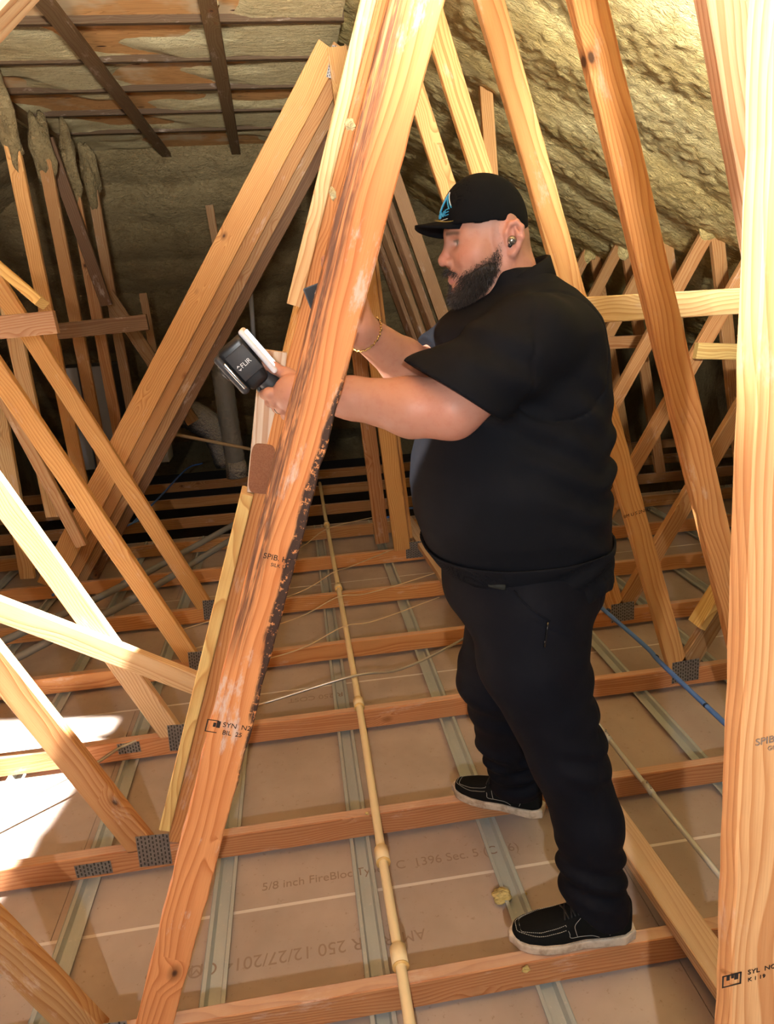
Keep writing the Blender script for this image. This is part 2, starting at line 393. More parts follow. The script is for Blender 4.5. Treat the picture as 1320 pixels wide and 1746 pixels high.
# T-brace boards nailed on the narrow edges of two webs
t2 = trusses[2]; y2 = Yf(2)+.019
dB = Vector((APX+.525, 0, 3.06)).normalized(); nB = Vector((-dB.z, 0, dB.x))       # along the web, out of its upper-left edge
def on_web2(z, out, dy=0): return Vector((-.525, y2+dy, 0)) + dB*(z/dB.z) + nB*(.0445+out)
beam('edge_brace', t2, on_web2(.06, .019), on_web2(1.16, .019), w=.089, t=.036, col='yellow', side=nB, mat=WOODC)
beam('edge_brace', t2, on_web2(1.66, .019), on_web2(2.9, .019), w=.089, t=.036, col='pale', side=nB)
dS = Vector((1.12, 0, 2.03)).normalized(); nS = Vector((-dS.z, 0, dS.x)); t3 = trusses[3]; y3 = Yf(3)+.019
o3 = Vector((1.63, y3, 0)) + nS*(.0445+.019)
beam('edge_brace', t3, o3+dS*.20, o3+dS*1.9, w=.089, t=.036, col='yellow', side=nS, mat=WOODC)
# grade stamps
B1d = Vector((APX+.515, 0, 3.09)).normalized(); B1n = Vector((B1d.z, 0, -B1d.x))
y1f = Yf(1) - .0006
def stampB1(px, py, s, size): 
    p = at(px, py, y1f); text('grade_stamp', s, size, INK, B1, p, B1n, B1d)
stampB1(448, 951, 'SPIB. HT', .0165); stampB1(461, 965, 'SILK 19', .0105)
stampB1(379, 1239, 'SYN  N2', .0165); stampB1(378, 1252, 'BIL  25', .0150)
mb = MB(); p = at(362, 1238, y1f)
for a, b, w_, h_ in ((-.012, 0, .0025, .030), (.012, .006, .008, .016), (0, .0145, .024, .0018), (0, -.0145, .024, .0016), (.004, .004, .006, .010)):
    mb.obox(p + B1n*a + B1d*b, (B1n, Vector((0, 1, 0)), B1d), (w_/2, .0003, h_/2))
mb.obj('grade_stamp', INK, B1)
P0 = POST0
y0f = Yf(0) - .0012; dP = Vector((-.233, 0, 3.08)).normalized(); nP = Vector((dP.z, 0, -dP.x))
text('grade_stamp', 'SPIB', .0150, GINK, P0, at(1288, 1272, y0f), nP, dP); text('grade_stamp', 'GIL', .009, GINK, P0, at(1309, 1280, y0f), nP, dP)
text('grade_stamp', 'SYL  NO', .0125, INK, P0, at(1275, 1662, y0f), nP, dP); text('grade_stamp', 'K 1 19', .0105, INK, P0, at(1275, 1674, y0f), nP, dP)
mb = MB(); p = at(1248, 1671, y0f)
for a, b, w_, h_ in ((-.014, 0, .0022, .024), (.014, 0, .0022, .024), (0, .011, .030, .002), (0, -.011, .030, .002), (-.006, .006, .005, .010), (.007, .005, .006, .011), (.001, .007, .004, .007)):
    mb.obox(p + nP*a + dP*b, (nP, Vector((0, 1, 0)), dP), (w_/2, .0003, h_/2))
mb.obj('grade_stamp', INK, P0)
L4 = [c for c in trusses[3].children if c.name.startswith('web')]
text('grade_stamp', 'IIM U S 2NRD', .020, INK, [c for c in trusses[3].children if c.name.startswith('web')][0], at(1064, 884, Yf(3)-.001), (.96, 0, .2), (-.2, 0, .96))

# ------------------------------------------------------------------ loose and nailed-on boards
def thing_beam(name, label, cat, A, B, group=None, **kw):
    o = beam(name, None, A, B, **kw); return tag(o, label, cat, group)
G = 'braces nailed across the trusses'
yb = Yf(3) - .021
thing_beam('lateral_brace', 'pale horizontal board behind the man\'s shoulder, running right to the bright upright', 'board', at(985, 530, yb), at(1330, 509, yb), G, w=.094, col='pale')
thing_beam('lateral_brace', 'yellowish horizontal board far right, below the shoulder-height one', 'board', at(1186, 598, 3.69), at(1340, 602, 3.69), G, w=.09, col='yellow')
thing_beam('lateral_brace', 'dim horizontal board right behind the man\'s upper back', 'board', at(1030, 585, 4.9), at(1130, 580, 4.9), G, w=.09, col='brown')
thing_beam('diagonal_brace', 'sunlit board sloping gently down from the left edge to the web foot', 'board', at(-140, 985, Yf(3)-.0215), at(338, 1166, Yf(3)-.0215), G, w=.089, col='pale')
thing_beam('lateral_brace', 'short brown horizontal board at the left edge crossing two webs', 'board', at(-120, 570, Yf(4)-.022), at(96, 549, Yf(4)-.022), G, w=.092, col=(.42, .27, .16))
thing_beam('lateral_brace', 'dark horizontal board in shade beyond the short brown one', 'board', at(98, 565, Yf(6)-.021), at(252, 549, Yf(6)-.021), G, w=.09, col='dark')
thing_beam('diagonal_brace', 'cut-off board at the left edge pointing down right above the short brown board', 'board', at(-60, 405, Yf(4)-.05), at(72, 518, Yf(4)-.12), G, w=.089, col='yellow', side=(.3, .2, .8))
thing_beam('diagonal_brace', 'long dark brown board running down right past the far uprights', 'board', at(80, 235, 5.75), at(182, 520, 6.05), G, w=.09, col='dark')
thing_beam('diagonal_brace', 'reddish brown board continuing down right in the dark behind the girder', 'board', at(182, 500, 6.62), at(330, 720, 6.62), G, w=.12, col='dull')
thing_beam('diagonal_brace', 'brown board leaning down right at far left below the short brown board', 'board', at(-40, 590, 3.66), at(140, 930, 3.66), G, w=.06, col='dull')
thing_beam('floor_plank', 'pale flat board lying across the bottom chords beside the man\'s near shoe', 'board', (.922, 1.02, .0192), (.742, 4.9, .0192), w=.089, t=.038, col=(.72, .52, .32), side=(0, 0, 1), mat=WOOD)
# wood block nailed to the edge of the second web, with a fuzzy brown lower end
blk = beam('scrap_board', None, at(443, 838, y2), at(467, 598, y2), w=.072, t=.036, col=(.72, .62, .53), mat=WOODC)
tag(blk, 'whitish scrap board with a fuzzy brown end under the man\'s camera hand', 'board')
def fuzzy():
    m = NT('fuzzy_brown_pad', .95, .05); p = m.objco(); n = m.noise(p, 220, 4, .7); n2 = m.noise(p, 30, 3)
    m.color(m.mix(n, m.mix(n2, (.14, .05, .025), (.22, .09, .05)), (.40, .20, .12))); m.bump(n, 1.0, .003); return m.m
x = (at(467, 598, y2)-at(443, 838, y2)).normalized(); z = Vector((0, -1, 0)); yv = z.cross(x)
pc = at(443, 838, y2) + x*.072 + z*.0195
pv = []; pn = 40
for zz in (-.0035, .0035):
    for q in range(pn):
        an = 2*math.pi*q/pn; ca, sa = math.cos(an), math.sin(an)
        pv.append((.072*math.copysign(abs(ca)**.42, ca), .0335*math.copysign(abs(sa)**.42, sa), zz))
pf = [tuple(range(pn-1, -1, -1)), tuple(range(pn, 2*pn))] + [(q, (q+1) % pn, pn+(q+1) % pn, pn+q) for q in range(pn)]
obj('brown_end_pad', pv, pf, fuzzy(), blk, False, Matrix(((x.x,yv.x,z.x,pc.x),(x.y,yv.y,z.y,pc.y),(x.z,yv.z,z.z,pc.z),(0,0,0,1))))

# ------------------------------------------------------------------ floor: gypsum boards under furring channels
floor = tag(obj('floor', *box_vf((-3.7, -.4, -.16), (4.5, 5.36, -.1235)), GYP), kind='structure')
J0 = 1.676; BW = 1.2245
DARKB = flat('back_darkness_board', (.05, .042, .036), .9)  # for added sheets; the deep attic's darkness is put into their colour
obj('added_lower_floor', *box_vf((-3.7, 5.37, -1.2), (4.5, 12, -1.15)), DARKB, floor); obj('added_step_panel', *box_vf((-3.7, 5.34, -1.15), (4.5, 5.365, -.161)), DARKB, floor)
for n in range(-2, 4):
    ya, yb_ = J0+BW*(n-1)+.006, J0+BW*n-.006
    for i, (xa, xb) in enumerate(((-3.65, -.9 if n % 2 else .9), (-.9 if n % 2 else .9, 4.45))):
        v, f = box_vf((xa+.001, ya, -.1232), (xb-.001, yb_, -.111)); obj('gypsum_board', v, f, GYP, floor)
    obj('joint_strip', *box_vf((-3.65, yb_-.001, -.1232), (4.45, yb_+.013, -.1118)), TAPE, floor)
ZD = -.1106
def floor_text(s, px, py, size, rot=False, dx=None):
    p = atz(px, py, ZD); d = (-1, 0, 0) if rot else (1, 0, 0); u = (0, -1, 0) if rot else (0, 1, 0)
    text('board_print', s, size, GINK, floor, p, d, u, .0002)
floor_text('5/8 inch FireBloc Type', 446, 1519, .0435)
floor_text('C  1396 Sec. 5 (C 36)', 676, 1482, .048)
floor_text('R 250 12/27/2014 COSTEB', 618, 1598, .056, True)
floor_text('AMER', 724, 1583, .05, True); floor_text('MADE', 348, 1643, .05, True)
floor_text('R 250 COST', 585, 1180, .05, True)
prof = [(-.035, .003), (-.0335, 0), (-.0225, 0), (-.0165, -.0212), (.0165, -.0212), (.0225, 0), (.0335, 0), (.035, .003)]
v = []; f = []
for yy in (-.35, 5.30):
    for (x, z) in prof: v.append((x, yy, z))
for yy in (-.35, 5.30):
    for (x, z) in prof: v.append((x, yy, z-.0007))
for i in range(7):
    f.append((i, i+1, 8+i+1, 8+i)); f.append((16+i, 24+i, 24+i+1, 16+i+1))
chan = mesh('furring_channel', v, f)
for k in range(-8, 10):
    o = link('furring_channel', chan, GALV if k == -8 else None, floor, Matrix.Translation((.0648+.4485*k, 0, -.0895)))

# ------------------------------------------------------------------ roof: foam slopes, flat plywood part, far slope
def fbm(X, Y, sc, oct=4, seed=0):
    rs = np.random.RandomState(seed); out = np.zeros_like(X); amp = 1; tot = 0
    for o in range(oct):
        for q in range(3):
            an = rs.rand()*6.28; ph = rs.rand(2)*6.28; kx, ky = math.cos(an)*sc*(2**o), math.sin(an)*sc*(2**o)
            out += amp*np.sin(kx*X + ky*Y + ph[0] + 1.5*np.sin(.7*ky*X - .6*kx*Y + ph[1]))/3
        tot += amp; amp *= .55
    return out/tot
def foam_sheet(name, origin, du, dv, nu, nv, lu, lv, mat, amp, bandv=None, seed=0, parent=None, nrm=None, hfun=None):
    U, V = np.meshgrid(np.linspace(0, lu, nu), np.linspace(0, lv, nv), indexing='ij')
    h = amp*(fbm(U, V, 4.0, 3, seed)*1.0 + np.abs(fbm(U*1.5, V*.8, 24.0, 3, seed+1))*.6 + .22*fbm(U, V, 60, 2, seed+5))
    if bandv: h += amp*.9*np.abs(np.sin(V*math.pi/bandv + .6*fbm(U, V, 2.5, 2, seed+2)))
    if hfun is not None: h = hfun(U, V, h)
    o = np.array(origin); du = np.array(du, float); dv = np.array(dv, float); n = np.array(nrm, float)
    P = o + U[..., None]*du + V[..., None]*dv + h[..., None]*n
    idx = np.arange(nu*nv).reshape(nu, nv)
    Q = np.stack([idx[:-1, :-1], idx[1:, :-1], idx[1:, 1:], idx[:-1, 1:]], -1).reshape(-1, 4)
    me = bpy.data.meshes.new(name); me.from_pydata(P.reshape(-1, 3).tolist(), [], Q.tolist())
    me.polygons.foreach_set('use_smooth', [True]*len(me.polygons)); me.update()
    return link(name, me, mat, parent)
ceil = tag(obj('ceiling', *box_vf((-2.1, -.4, 3.27), (.6, 9.0, 3.33)), PLY), kind='structure')
sl = .57; cs = 1/math.hypot(1, sl)
NRM = (-sl*cs, 0, -cs)
foam_sheet('foam_slope_right', (.42, -.4, 3.27), (cs, 0, -sl*cs), (0, 1, 0), 300, 760, 4.6, 12.4, FOAM, .026, .6096, 3, ceil, NRM)
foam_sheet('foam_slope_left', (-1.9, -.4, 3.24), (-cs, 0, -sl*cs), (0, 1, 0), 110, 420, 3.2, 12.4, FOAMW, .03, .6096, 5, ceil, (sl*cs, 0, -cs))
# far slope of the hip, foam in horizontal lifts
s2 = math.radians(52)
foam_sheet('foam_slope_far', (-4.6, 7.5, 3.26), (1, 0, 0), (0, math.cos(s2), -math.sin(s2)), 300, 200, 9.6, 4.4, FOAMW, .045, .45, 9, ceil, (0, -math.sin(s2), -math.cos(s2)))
# plywood sheets between the top chords with foam lapped over parts of them
for k in range(5, 12):
    ya, yb_ = Yf(k)+.02, Yf(k+1)+.018
    obj('sheathing_panel', *box_vf((-1.98, ya, 3.163), (.42, yb_, 3.19)), PLY, ceil)
def lap(U, V, h):
    big = fbm(U*.9, V*1.1, 3.2, 3, 21) + .55*np.clip((U-1.75)*2, -.5, 1) + .5*np.clip((.75-U)*1.6, -.5, 1)
    return .034*np.clip(big*2.4+1.25, -1, 1) + .010*h/.03 - .004
foam_sheet('foam_overspray', (-1.98, 3.3, 3.172), (1, 0, 0), (0, 1, 0), 180, 300, 2.42, 4.25, FOAMC, .012, None, 13, ceil, (0, 0, -1), lap)
# side walls beyond the eaves and the near end stay open to daylight
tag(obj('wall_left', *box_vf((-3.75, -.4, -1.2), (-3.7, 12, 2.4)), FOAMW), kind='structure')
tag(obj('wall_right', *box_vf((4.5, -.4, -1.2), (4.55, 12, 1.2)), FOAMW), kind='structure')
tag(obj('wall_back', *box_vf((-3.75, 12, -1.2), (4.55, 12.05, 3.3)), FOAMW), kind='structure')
# lateral runners under the flat part
G2 = 'dark runners under the flat ceiling'
for nm, A, B in (('dark runner under the ceiling ending left of the tall girder diagonal', (-.24, 3.7, 3.095), (-.37, 7.55, 3.095)),
                 ('dark ceiling runner in the middle, foam blob stuck on its side', (-1.0, 3.7, 3.095), (-1.04, 7.55, 3.095)),
                 ('dark ceiling runner along the left edge of the flat ceiling', (-1.80, 3.7, 3.095), (-1.83, 7.55, 3.095))):
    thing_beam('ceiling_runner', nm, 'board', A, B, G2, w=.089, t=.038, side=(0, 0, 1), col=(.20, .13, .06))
def blob(name, c, r, mat, parent=None, seed=1, sq=(1, 1, 1)):
    bm = bmesh.new(); bmesh.ops.create_icosphere(bm, subdivisions=3, radius=1)
    rs = np.random.RandomState(seed); ph = rs.rand(9)*6.28
    for v in bm.verts:
        n = v.co.copy(); d = 1 + .22*math.sin(3*n.x+ph[0]+2*n.y) + .2*math.sin(4*n.y+ph[1]+3*n.z) + .15*math.sin(7*n.z+ph[2]+5*n.x) + .08*math.sin(13*n.x+ph[3])*math.sin(12*n.y+ph[4])
        v.co = Vector((n.x*sq[0], n.y*sq[1], n.z*sq[2]))*d*r
    me = bpy.data.meshes.new(name); bm.to_mesh(me); bm.free(); me.polygons.foreach_set('use_smooth', [True]*len(me.polygons))
    return link(name, me, mat, parent, Matrix.Translation(c))
runs = [o for o in COL.objects if o.name.startswith('ceiling_runner')]
blob('foam_blob', at(158, 82, 5.0), .035, FOAMC, runs[1], 4, (.7, 1.3, 1)); blob('foam_blob', at(355, 5, 4.2), .05, FOAMC, runs[0], 5, (1.1, 1, .6)); blob('foam_blob', at(382, 138, 5.4), .03, FOAMC, runs[0], 6)
# foam collars over the tops of the far uprights
for k in range(7, 11):
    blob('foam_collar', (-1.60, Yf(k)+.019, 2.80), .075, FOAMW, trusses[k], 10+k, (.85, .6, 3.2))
for k in range(4, 11):
    blob('foam_collar', (2.73, Yf(k)+.019, 1.99), .075, FOAM, trusses[k], 30+k, (1.0, .7, 1.6))
    if k != 6: blob('foam_collar', (.62, Yf(k)+.019, 2.98), .09, FOAM, trusses[k], 50+k, (.8, .7, 1.9))

for x_, y_, r_ in ((597, 212, .007), (568, 330, .006), (588, 318, .004), (560, 455, .004)):
    blob('foam_bit', at(x_, y_, Yf(1)+.004), r_, FOAMC, B1, int(x_), (1, .7, 1.3))
beam('web', trusses[10], at(357, 350, Yf(10)+.019), at(378, 470, Yf(10)+.019), w=.07, col='dull')
beam('web', trusses[10], at(244, 500, Yf(10)+.019), at(262, 600, Yf(10)+.019), w=.07, col='dull')
# ------------------------------------------------------------------ signed-distance sculpting (surface nets)
f4 = np.float32
def A3(v): return np.array(tuple(v), f4)
def sphere(P, c, r): return np.linalg.norm(P-A3(c), axis=1) - r
def ellip(P, c, r, R=None):
    q = P-A3(c)
    if R is not None: q = q @ np.array(R, f4).T
    r = A3(r); k0 = np.linalg.norm(q/r, axis=1); k1 = np.linalg.norm(q/(r*r), axis=1)
    return k0*(k0-1)/np.maximum(k1, 1e-6)
def cap(P, a, b, ra, rb=None):
    rb = ra if rb is None else rb; a = A3(a); b = A3(b); ba = b-a
    t = np.clip(((P-a)@ba)/max(float(ba@ba), 1e-9), 0, 1)
    return np.linalg.norm(P-a-t[:, None]*ba, axis=1) - (ra+(rb-ra)*t)
def chain(P, pts, rs, k=.01):
    d = None
    for i in range(len(pts)-1):
        e = cap(P, pts[i], pts[i+1], rs[i], rs[i+1]); d = e if d is None else smin(d, e, k)
    return d
def smin(a, b, k):
    h = np.maximum(k-np.abs(a-b), 0)/k; return np.minimum(a, b) - h*h*k*.25
def smax(a, b, k): return -smin(-a, -b, k)
def net(fn, lo, hi, h):
    lo = np.array(lo, float); n = np.ceil((np.array(hi)-lo)/h).astype(int)+1
    B = 8; nb = -(-n//B); N = nb*B
    D = np.full(tuple(N), 1.0, f4)
    g = np.stack(np.meshgrid(*[np.arange(k) for k in nb], indexing='ij'), -1).reshape(-1, 3)
    cen = (lo + (g*B+(B-1)/2)*h).astype(f4); dc = fn(cen)
    rad = B*h*.87*1.35+.006
    act = np.abs(dc) < rad
    for b, d in zip(g[~act], dc[~act]):
        if d < 0: D[b[0]*B:(b[0]+1)*B, b[1]*B:(b[1]+1)*B, b[2]*B:(b[2]+1)*B] = -1.0
    off = np.stack(np.meshgrid(*[np.arange(B)]*3, indexing='ij'), -1).reshape(-1, 3)
    ga = g[act]
    for s in range(0, len(ga), 900):
        idx = (ga[s:s+900, None, :]*B + off[None]).reshape(-1, 3)
        D[idx[:, 0], idx[:, 1], idx[:, 2]] = fn((lo+idx*h).astype(f4))
    sg = D < 0; nx, ny, nz = D.shape
    st = (ny*nz, nz, 1); Df = D.ravel(); cells = []; poss = []; quads = []
    for ax in range(3):
        sl0 = [slice(None)]*3; sl1 = [slice(None)]*3; sl0[ax] = slice(0, -1); sl1[ax] = slice(1, None)
        I = np.argwhere(sg[tuple(sl0)] != sg[tuple(sl1)])
        b, c = [(1, 2), (2, 0), (0, 1)][ax]
        I = I[(I[:, b] > 0) & (I[:, c] > 0)]
        fi = I @ np.array(st); d0 = Df[fi]; d1 = Df[fi+st[ax]]; t = d0/(d0-d1)
        p = I.astype(float); p[:, ax] += t
        cc = [fi-st[b]-st[c], fi-st[c], fi, fi-st[b]]
        for q in cc: cells.append(q); poss.append(p)
        Q = np.stack(cc, 1); Q[d0 > 0] = Q[d0 > 0][:, ::-1]; quads.append(Q)
    cells = np.concatenate(cells); poss = np.concatenate(poss); quads = np.concatenate(quads)
    u, inv = np.unique(cells, return_inverse=True); cnt = np.bincount(inv)
    V = np.stack([np.bincount(inv, poss[:, a])/cnt for a in range(3)], 1)
    F = np.searchsorted(u, quads)
    return lo+V*h, F
def net_obj(name, fn, lo, hi, h, mat, parent=None, colfn=None, smooth_it=1):
    V, Q = net(fn, lo, hi, h)
    for _ in range(smooth_it):
        s = np.zeros_like(V); c = np.zeros(len(V))
        for a, b in ((0, 1), (1, 2), (2, 3), (3, 0)):
            np.add.at(s, Q[:, a], V[Q[:, b]]); np.add.at(c, Q[:, a], 1); np.add.at(s, Q[:, b], V[Q[:, a]]); np.add.at(c, Q[:, b], 1)
        V = .5*V + .5*s/c[:, None]
    me = bpy.data.meshes.new(name); me.from_pydata(V.tolist(), [], Q.tolist())
    me.polygons.foreach_set('use_smooth', [True]*len(me.polygons)); me.update()
    if colfn is not None:
        C = colfn(V.astype(f4)); at_ = me.color_attributes.new('tone', 'FLOAT_COLOR', 'POINT')
        at_.data.foreach_set('color', np.concatenate([C, np.ones((len(C), 1))], 1).astype(f4).ravel())
    return link(name, me, mat, parent)
def ss(x, a, b):
    t = np.clip((x-a)/(b-a), 0, 1); return t*t*(3-2*t)
def bumpg(P, c, r): return np.exp(-np.sum(((P-A3(c))/A3(r))**2, axis=1))

# ------------------------------------------------------------------ materials of the man
def skin():
    m = NT('skin', .48, .35); p = m.geo(); c = m.attr('tone')
    n = m.noise(p, 55, 4, .6); c = m.mix(m.math('MULTIPLY', m.ramp(n, .45, .7), .25), c, m.mix(1.0, c, (.80, .55, .48), 'MULTIPLY'))
    m.color(c); m.b.inputs['Subsurface Weight'].default_value = .12; m.b.inputs['Subsurface Radius'].default_value = (.012, .005, .003)
    m.bump(m.noise(p, 420, 3), .18, .001); return m.m
SKIN = skin()
def cloth(name, c, sc=900, rough=.8, lint=.0):
    m = NT(name, rough, .09); p = m.geo(); n = m.noise(p, sc, 2); n2 = m.noise(p, 9, 4, .6)
    k = m.mix(m.math('MULTIPLY', m.ramp(n2, .4, .7), .5), c, tuple(v*1.35+.001 for v in c))
    if lint: k = m.mix(m.math('MULTIPLY', m.ramp(m.noise(p, 260, 2), .76, .80), lint), k, (.25, .23, .2))
    m.color(k); m.bump(n, .25, .0006); m.b.inputs['Sheen Weight'].default_value = .0; m.b.inputs['Sheen Roughness'].default_value = .5; return m.m
SHIRT = cloth('black_knit', (.0056, .0062, .0086), 1100, .78, .0); TROUS = cloth('dark_navy_twill', (.0046, .0052, .0086), 800, .72)
CAPM = cloth('black_cap_cloth', (.0036, .0040, .0050), 1300, .85); NUB = cloth('black_nubuck', (.0065, .0065, .006), 500, .85)
HAIR = flat('dark_beard_hair', (.030, .023, .020), .45, .5); SOLE = None
def sole_m():
    m = NT('cream_rubber_sole', .7, .25); p = m.geo(); n = m.noise(p, 26, 5, .65)
    m.color(m.mix(m.ramp(n, .4, .7), (.58, .48, .37), (.34, .25, .17))); return m.m
SOLE = sole_m(); THREAD = flat('pale_thread', (.42, .39, .33), .7); BLK = flat('black_plastic', (.012, .012, .013), .38, .5)
GOLD = flat('gold_metal', (.62, .43, .16), .28, .5, 1.0); CHROME = flat('bright_metal', (.55, .53, .50), .2, .5, 1.0)

man = tag(empty('person', (.58, 1.55, 0)), 'bearded man in black cap, polo and trousers aiming a thermal camera between trusses', 'person')

# ------------------------------------------------------------------ pose (world points read at real depths)
Fv = Vector((-.9995, .03, 0)).normalized(); Lv = Vector((-.03, -.9995, 0)).normalized(); Uv = Vector((0, 0, 1))
E0 = at(873, 410, 1.47) - Lv*.080
HB = np.array([tuple(Fv), tuple(Lv), tuple(Uv)], f4)
HS = np.array((.885, 1.0, .955), f4)            # proportions of this head
def HL(P): return ((P-A3(E0)) @ HB.T)/HS       # world -> head frame
def HW(f, l, u): return E0 + Fv*f*.885 + Lv*l + Uv*u*.955
shL, elL, wrL = at(905, 580, 1.36), at(770, 697, 1.315), at(535, 672, 1.405)
shR, elR, wrR = at(850, 560, 1.75), at(716, 640, 1.70), at(612, 560, 1.56)

def head_sdf(Q):                               # Q in the head frame (forward, left, up)
    a = Q.copy(); a[:, 1] = np.abs(a[:, 1])
    d = ellip(Q, (.042, 0, .040), (.100, .078, .098))
    d = smin(d, ellip(Q, (.068, 0, -.022), (.064, .066, .088)), .03)
    d = smin(d, cap(a, (.012, .052, -.052), (.088, .024, -.098), .027, .024), .035)
    d = smin(d, sphere(Q, (.100, 0, -.103), .027), .03)
    d = smin(d, ellip(a, (.080, .045, -.026), (.036, .026, .030)), .03)
    d = smin(d, cap(a, (.128, .008, .023), (.105, .050, .022), .0115, .010), .018)
    d = smax(d, -ellip(a, (.138, .033, .004), (.020, .019, .0125)), .012)
    d = smin(d, sphere(a, (.1085, .034, .004), .0122), .002)
    d = smin(d, cap(a, (.1215, .020, .0085), (.1095, .049, .0085), .0035, .003), .004)     # upper lid
    d = smin(d, cap(a, (.1195, .022, -.0045), (.1085, .047, -.0035), .003, .0025), .005)   # lower lid
    d = smin(d, cap(Q, (.1295, 0, .010), (.1485, 0, -.026), .0085, .0105), .014)
    d = smin(d, sphere(Q, (.1495, 0, -.033), .0118), .010)
    d = smin(d, ellip(a, (.135, .0135, -.037), (.013, .0085, .0085)), .008)
    d = smax(d, -ellip(a, (.141, .0075, -.0455), (.007, .0042, .004)), .004)
    d = smin(d, ellip(Q, (.117, 0, -.062), (.019, .028, .019)), .014)
    d = smin(d, cap(a, (.1345, .0, -.0615), (.1145, .025, -.066), .0058, .003), .005)
    d = smin(d, cap(a, (.1315, .0, -.0765), (.1135, .023, -.070), .0072, .003), .005)
    d = smax(d, -cap(a, (.141, 0, -.0685), (.118, .026, -.068), .0016), .003)
    d = smin(d, ellip(a, (.006, .075, .012), (.03, .008, .04)), .02)
    # ear: helix rim, lobe, concha
    rim = [(.012, .080, -.004), (.016, .085, .016), (.008, .089, .033), (-.007, .092, .037), (-.019, .094, .025), (-.021, .092, .006), (-.013, .087, -.015), (-.001, .083, -.028), (.006, .080, -.026)]
    d = smin(d, chain(a, rim, [.0038, .0042, .0045, .0046, .0046, .0046, .0048, .0062, .0055]), .004)
    d = smin(d, ellip(a, (-.003, .083, .006), (.018, .0055, .030)), .006)
    d = smin(d, chain(a, [(-.004, .091, .024), (-.011, .092, .010), (-.006, .089, -.010)], [.0028, .0034, .003]), .004)
    d = smin(d, ellip(a, (.013, .085, .000), (.005, .004, .008)), .004)
    d = smax(d, -ellip(a, (.003, .090, -.001), (.0095, .007, .011)), .004)
    # neck with a roll at the nape
    d = smin(d, cap(Q, (-.004, 0, -.01), (-.030, 0, -.15), .064, .082), .03)
    d = smin(d, cap(Q, (.05, 0, -.095), (.012, 0, -.18), .040, .062), .03)
    d = smin(d, ellip(Q, (-.045, 0, -.052), (.026, .05, .016)), .02)
    return d

# device in the left hand
DC = at(420, 618, 1.440)
da = Vector((-.80, .03, -.58)).normalized(); dh = Vector((.60, .02, -.79)); dh = (dh - da*dh.dot(da)).normalized(); dn = da.cross(dh)
if dn.y > 0: dn = -dn                           # dn points to the camera side
def DW(a, h, n): return DC + da*a + dh*h + dn*n
hc = at(497, 671, 1.408)                        # middle of the back of the left hand
kn = [at(455, 672, 1.402), at(464, 686, 1.404), at(477, 697, 1.408), at(492, 708, 1.414)]
hy = Vector((0, 1, 0))
fing = []
for i, (k, ln) in enumerate(zip(kn, (.040, .044, .041, .033))):
    base = wrL.lerp(k, .62) + Vector((0, .012, 0))
    pip = k + Vector((-.006, ln*.8, -.004)); mid = pip + Vector((.020, .016, .010)); tip = mid + Vector((.022, -.006, .008))
    fing.append([base, k + Vector((.004, .008, 0)), pip, mid, tip])
thumb = [at(520, 655, 1.43), at(492, 640, 1.432), at(466, 627, 1.436), at(449, 624, 1.44)]
# right hand behind the front web, holding a phone
hcR = wrR + Vector((-.02, .0, .075))
dR = Vector((-.16, -.06, .98)).normalized()
sideR = Vector((-1, 0, 0)); sideR = (sideR-dR*sideR.dot(dR)).normalized(); nR = dR.cross(sideR)
if nR.y > 0: nR = -nR
fingR = []
for i in range(4):
    o = sideR*(.032-.021*i)
    b0 = hcR + o*.9; b1 = hcR + dR*(.045-.004*abs(i-1)) + o; b2 = b1 + dR*.030 + nR*.016; b3 = b2 + dR*.008 + nR*.026; b4 = b3 - dR*.014 + nR*.010
    fingR.append([b0, b1, b2, b3, b4])
thR = [wrR+dR*.02+sideR*.02, hcR+sideR*.050+nR*.012-dR*.02, hcR+sideR*.058+nR*.026+dR*.012, hcR+sideR*.050+nR*.034+dR*.035]
PHON = hcR + dR*.035 + nR*.052

def arm_sdf(P):
    d = chain(P, [shL, elL], [.070, .058], .02)
    fm = elL.lerp(wrL, .28)+Vector((0, 0, -.006))
    d = smin(d, chain(P, [elL, fm, elL.lerp(wrL, .72), wrL], [.055, .059, .041, .034], .02), .03)
    d = smin(d, chain(P, [wrL, wrL.lerp(hc, .9)], [.033, .034], .02), .02)
    d = smin(d, ellip(P, hc, (.036, .019, .034), None), .02)
    for fg in fing: d = smin(d, chain(P, fg, [.0105, .0122, .0102, .0090, .0078], .005), .005)
    d = smin(d, chain(P, thumb, [.016, .0140, .0115, .0098], .008), .012)
    e = chain(P, [shR, elR], [.066, .056], .02)
    fm = elR.lerp(wrR, .3)
    e = smin(e, chain(P, [elR, fm, wrR, wrR+dR*.03], [.053, .056, .037, .033], .02), .03)
    q = P-A3(hcR); loc = np.stack([q@A3(dR), q@A3(sideR), q@A3(nR)], 1)
    e = smin(e, ellip(loc, (-.005, 0, 0), (.052, .042, .019)), .02)
    for fg in fingR: e = smin(e, chain(P, fg, [.0105, .0108, .0098, .009, .008], .006), .006)
    e = smin(e, chain(P, thR, [.016, .0145, .012, .0098], .008), .012)
    return np.minimum(d, e)
ES = A3(E0)
def body_sdf(P):
    d = head_sdf(HL(P))
    d = smin(d, cap(P, HW(-.01, 0, -.17), (.52, 1.555, 1.45), .085, .15), .05)
    d = smin(d, cap(P, shL, shR, .075), .06)
    return smin(d, arm_sdf(P), .03)
BASE = np.array((.45, .222, .150))
